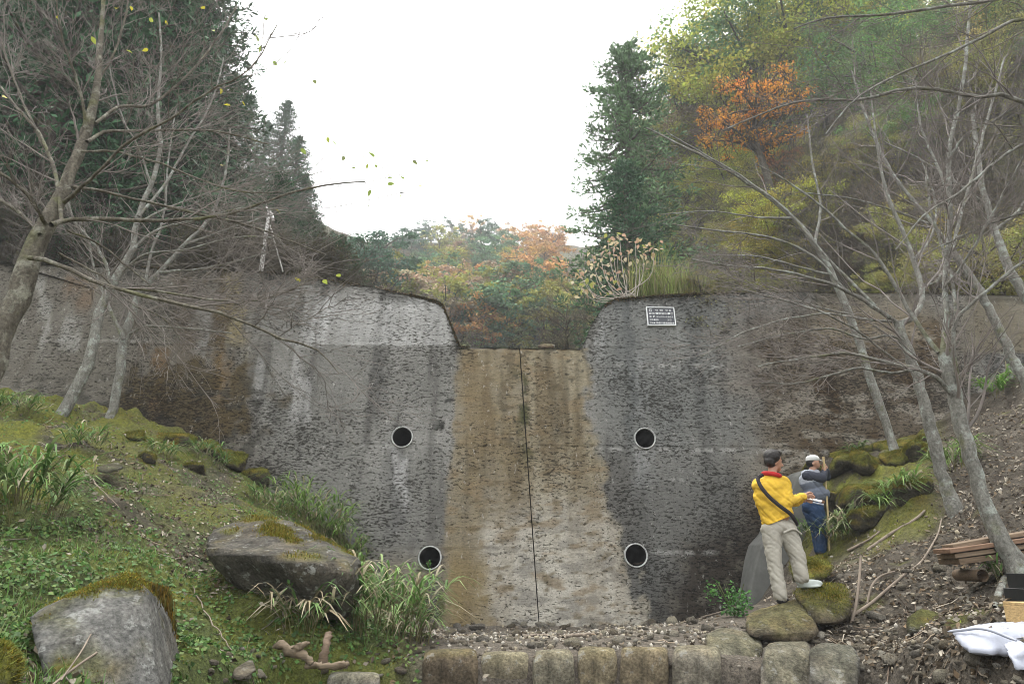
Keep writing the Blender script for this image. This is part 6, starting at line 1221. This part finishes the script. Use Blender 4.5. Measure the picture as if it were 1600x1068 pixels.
jk = [E(1202, 762, 0, 26, 16, 17), E(1204, 775, 0, 27, 16.5, 16), E(1208, 788, 0, 27, 17, 16), E(1212, 800, 0, 26.5, 17.5, 15), E(1215, 810, 0, 26, 17.5, 15), E(1216, 818, 0, 26, 17.5, 14), Cc((1190, 757, .01), (1223, 755, .0), 11, 11.5), E(1204, 747, 0, 14, 10, 8), Cc((1226, 758, .0), (1232, 783, -.05), 10.5, 8.6), Cc((1232, 783, -.05), (1254, 776, .06), 8.6, 6.4), Cc((1186, 758, .03), (1198, 788, .14), 11, 8.5), Cc((1198, 788, .14), (1248, 783, .20), 8.5, 6.4)]
def hemcut(V, N):
    a, b = pix(V); line = 823 - (a - 1192) * .40; d = np.maximum(0, b - line); body = (a < 1246); V = V.copy(); V[:, 2] += np.where(body, d * k * .97, 0); return V
blob('jacket', jk, M_YEL, .0105, 9, MAN, disp=folds(.012, 7, 11, 1), post=hemcut)
a_ = np.linspace(0, 2 * np.pi, 25); cc = np.array(L(1205.5, 741.5, .0)); rg_ = np.stack([cc[0] + 12.5 * k * np.cos(a_), cc[1] + 11.5 * k * np.sin(a_), cc[2] - .35 * 12.5 * k * np.cos(a_) * .5], -1); v, f = tubes(rg_[None], np.full((1, 25), 3.4 * k), 8); mk('collar', v, f, M_RED, MAN, True)
tr_ = [E(1216, 822, 0, 23, 16, 14), Cc((1205, 828, 0), (1210, 880, -.03), 15.5, 11), Cc((1210, 880, -.03), (1219, 930, -.05), 11, 10.3), Cc((1229, 826, 0), (1246, 868, -.03), 15.5, 12.4), Cc((1246, 868, -.03), (1252, 901, -.05), 12.4, 10.8)]
blob('trousers', tr_, M_KHA, .0105, 4, MAN, disp=folds(.008, 9, 14, 5))
pk = resample(np.array([L(1224, 832, -.118), L(1240, 826, -.11), L(1252, 834, -.07)]), 8); v, f = tubes(pk[None], np.full((1, 8), .012), 6); mk('pocket_flap', v, f, M_KHA, MAN, True)
blob('shoe', [Cc((1219, 936, -.06), (1228, 938, .06), 6.5, 5), E(1219, 934, -.05, 7, 7, 5)], M_SHD, .008, 3, MAN)
blob('shoe', [E(1252, 908, -.04, 8.5, 8, 7), Cc((1254, 911, -.04), (1272, 910.5, -.01), 6.5, 5.6), E(1277, 910.5, .0, 8, 6.5, 4.6), E(1264, 915.5, -.02, 19, 7.5, 2.6, Matrix.Rotation(R(-3), 4, 'Y'))], M_SHL, .008, 3, MAN)
st_ = resample(np.array([L(1192, 741, -.055), L(1184, 747, -.085), L(1187, 757, -.13), L(1200, 774, -.155), L(1218, 790, -.155), L(1234, 802, -.135), L(1243, 814, -.08), L(1246, 820, -.02)]), 26)
def ribbon(q, w, th, mat, name, parent, nrm_=(0, -1, 0)):
    T = np.gradient(q, axis=0); T /= np.linalg.norm(T, axis=1, keepdims=True); S = np.cross(T, np.array(nrm_)); S /= np.linalg.norm(S, axis=1, keepdims=True); n_ = np.array(nrm_) * th; V = np.concatenate([q + S * w / 2, q + S * w / 2 + n_, q - S * w / 2 + n_, q - S * w / 2]); return mk(name, V, grid_faces(4, len(q)), mat, parent, True)
ribbon(st_, .036, .012, M_STR, 'bag_strap', MAN)
PAD = prism('notepad', [Vector(L(1256, 777, .17)), Vector(L(1283, 783, .13)), Vector(L(1285, 781.4, .24)), Vector(L(1258, 775.4, .28))], [Vector(L(1256, 778.3, .17)), Vector(L(1283, 784.3, .13)), Vector(L(1285, 782.7, .24)), Vector(L(1258, 776.7, .28))], M_PAPER, .001)
tag(PAD, 'white notepad held in the hands of the man in yellow', 'notepad')
# ---- man in blue and grey, higher on the bank, both hands on a stick
Y0 = 11.0; k = float((P(1275., 790., Y0) - np.array([0, 0, CAMZ])) @ -M3[:, 2]) / FPX
def hnd(cx, cy, dy):
    h = [E(cx, cy, dy, 3.0, 3.0, 3.6)]
    for j in range(4): h += [Cc((cx + 1.5, cy - 2.4 + 1.6 * j, dy - .02), (cx + 3.6, cy - 2.2 + 1.6 * j, dy - .045), 1.05, 1.0), Cc((cx + 3.6, cy - 2.2 + 1.6 * j, dy - .045), (cx + 1.2, cy - 2.0 + 1.6 * j, dy - .065), 1.0, .85)]
    return h + [Cc((cx - 1, cy - 3, dy), (cx + 1.6, cy - 4.8, dy - .03), 1.2, 1.0)]
bh = [E(1271, 722, 0, 8.6, 9.2, 10), E(1275, 727, .0, 5.6, 6.6, 5.6), Cc((1279.2, 722.5, .0), (1281.2, 726, .0), .8, 1.3), E(1270.5, 724, -.092, 1.7, 1.0, 2.8), Cc((1269, 738, 0), (1270.5, 728, 0), 5.4, 5.2), E(1269, 752, 0, 13, 9, 19), E(1276, 776, 0, 14, 10, 14), E(1270, 791, 0, 12, 8, 9),
      Cc((1262, 742, -.07), (1284, 746, -.12), 5.5, 4.6), Cc((1284, 746, -.12), (1289, 734.5, -.03), 4.2, 3.2), Cc((1270, 741, .08), (1290, 744, .10), 5.5, 4.4), Cc((1290, 744, .10), (1290, 729, .02), 4, 3), Cc((1275, 796, -.05), (1283, 830, -.03), 8, 6), Cc((1283, 830, -.03), (1283, 860, 0), 6, 4.5), Cc((1266, 796, .07), (1278, 830, .08), 8, 6), Cc((1278, 830, .08), (1280, 860, .08), 6, 4.5)]
MB = blob('person', bh + hnd(1286.5, 732.5, -.03) + hnd(1286.5, 727, .01), M_SKIN, .0085, 3); tag(MB, 'person in white cap, grey jacket and navy trousers leaning on a stick', 'person')
blob('hair', [E(1266.5, 723, 0, 6.5, 9, 7.2), E(1270, 717, 0, 9, 9.6, 5)], M_HAIR, .011, 3, MB, disp=lambda V, N: .005 * fbm(V * 40, 2))
CAPB = blob('cap', [E(1269.5, 716.5, 0, 10.4, 10.8, 6.4), E(1269, 719, 0, 10.2, 10.6, 2.6)], M_CAP, .009, 4, MB); o = blob('visor', [E(1280.5, 720, 0, 7.5, 7.5, 1.2, Matrix.Rotation(R(22), 4, 'Y'))], M_CAP, .007, 2); o.parent = CAPB
blob('jacket', [E(1267.5, 753, 0, 18, 13, 19), E(1276, 771, 0, 20.5, 14, 14), Cc((1260, 742, 0), (1273, 740, 0), 8.5, 8.5), E(1268, 738, 0, 8, 8, 5)], [M_JK2, M_JK1], .013, 4, MB, disp=folds(.013, 8, 10, 9), mats=lambda C: (pix(C)[1] + .22 * (pix(C)[0] - 1270) < 752).astype(int))
blob('sleeve', [Cc((1262, 743, -.08), (1285, 746, -.13), 8.4, 7.0), Cc((1285, 746, -.13), (1288.5, 736.5, -.04), 6.8, 4.8)], M_JK3, .012, 3, MB, disp=folds(.007, 12, 14, 2))
blob('sleeve', [Cc((1270, 741, .09), (1291, 744.5, .11), 8, 6.8), Cc((1291, 744.5, .11), (1291.5, 735, .03), 6.6, 4.6)], M_JK3, .012, 3, MB, disp=folds(.007, 12, 14, 3))
blob('trousers', [E(1270, 791, 0, 16.5, 12.5, 11), Cc((1275, 796, -.05), (1283, 830, -.03), 12, 9), Cc((1283, 830, -.03), (1283.5, 858, 0), 9, 8), Cc((1265.5, 796, .07), (1277, 830, .08), 11.5, 8.6), Cc((1277, 830, .08), (1280, 858, .09), 8.6, 7.8)], M_NAVY, .013, 4, MB, disp=folds(.011, 8, 16, 7))
ribbon(resample(np.array([L(1264, 783, -.165), L(1275, 785.5, -.17), L(1287, 788, -.16)]), 8), .022, .008, M_JK1, 'shirt_hem', MB)
for a, b, d in ((1284, 865, 0.), (1281, 865, .1)): blob('shoe', [E(a - 1, b - 2, d, 6.4, 6, 4.6), Cc((a, b, d), (a + 9, b + .5, d), 4.2, 3.4)], M_SHD, .01, 3, MB)
a, b = np.array(L(1286.5, 713, -.07)), np.array(L(1297, 876, -.12)); v, f = tubes(resample(np.array([a, a * .5 + b * .5 + np.array([.012, 0, 0]), b]), 12)[None], np.linspace(.017, .013, 12)[None], 8)
tag(mk('walking_stick', v, f, plain('peeled_stick', (.42, .33, .17), .7, .2, 12, .1), None, True), 'straight peeled stick held upright by the man in the white cap', 'stick')
# ================================================================== AIR
bm = bmesh.new(); bmesh.ops.create_cube(bm, size=1)
for v in bm.verts: v.co = Vector((lerp(-160, 160, v.co.x + .5), lerp(-45, 235, v.co.y + .5), lerp(-12, 175, v.co.z + .5)))
m = bpy.data.materials.new('air'); m.use_nodes = True; nt = m.node_tree; nt.nodes.remove(nt.nodes['Principled BSDF']); pv = nt.nodes.new('ShaderNodeVolumePrincipled')
pv.inputs['Color'].default_value = (.93, .95, .97, 1); pv.inputs['Density'].default_value = .0015; pv.inputs['Anisotropy'].default_value = .0
nt.links.new(pv.outputs[0], nt.nodes['Material Output'].inputs['Volume'])
hz = bmo('haze', bm, m); hz['kind'] = 'stuff'; hz['label'] = 'thin pale mist filling the valley'
# ================================================================== labels that only place tells apart
from collections import defaultdict
bpy.context.view_layer.update()
_d = defaultdict(list)
for o in COL.objects:
    if o.parent is None and 'label' in o and 'category' in o: _d[o['label']].append(o)
ORD = ['leftmost', 'second', 'third', 'fourth', 'fifth', 'sixth', 'seventh', 'eighth', 'ninth', 'tenth', 'eleventh', 'twelfth', 'thirteenth', 'fourteenth', 'fifteenth', 'sixteenth', 'seventeenth', 'eighteenth', 'nineteenth', 'twentieth']
for lab, os_ in _d.items():
    if len(os_) < 2: continue
    os_.sort(key=lambda o: float(pix(np.array(o.matrix_world.translation))[0]))
    for i, o in enumerate(os_):
        if len(os_) == 2: o['label'] = lab + (', left one', ', right one')[i]
        else: o['label'] = lab + (', leftmost' if i == 0 else ', rightmost' if i == len(os_) - 1 else f', {ORD[min(i, 19)]} from left')
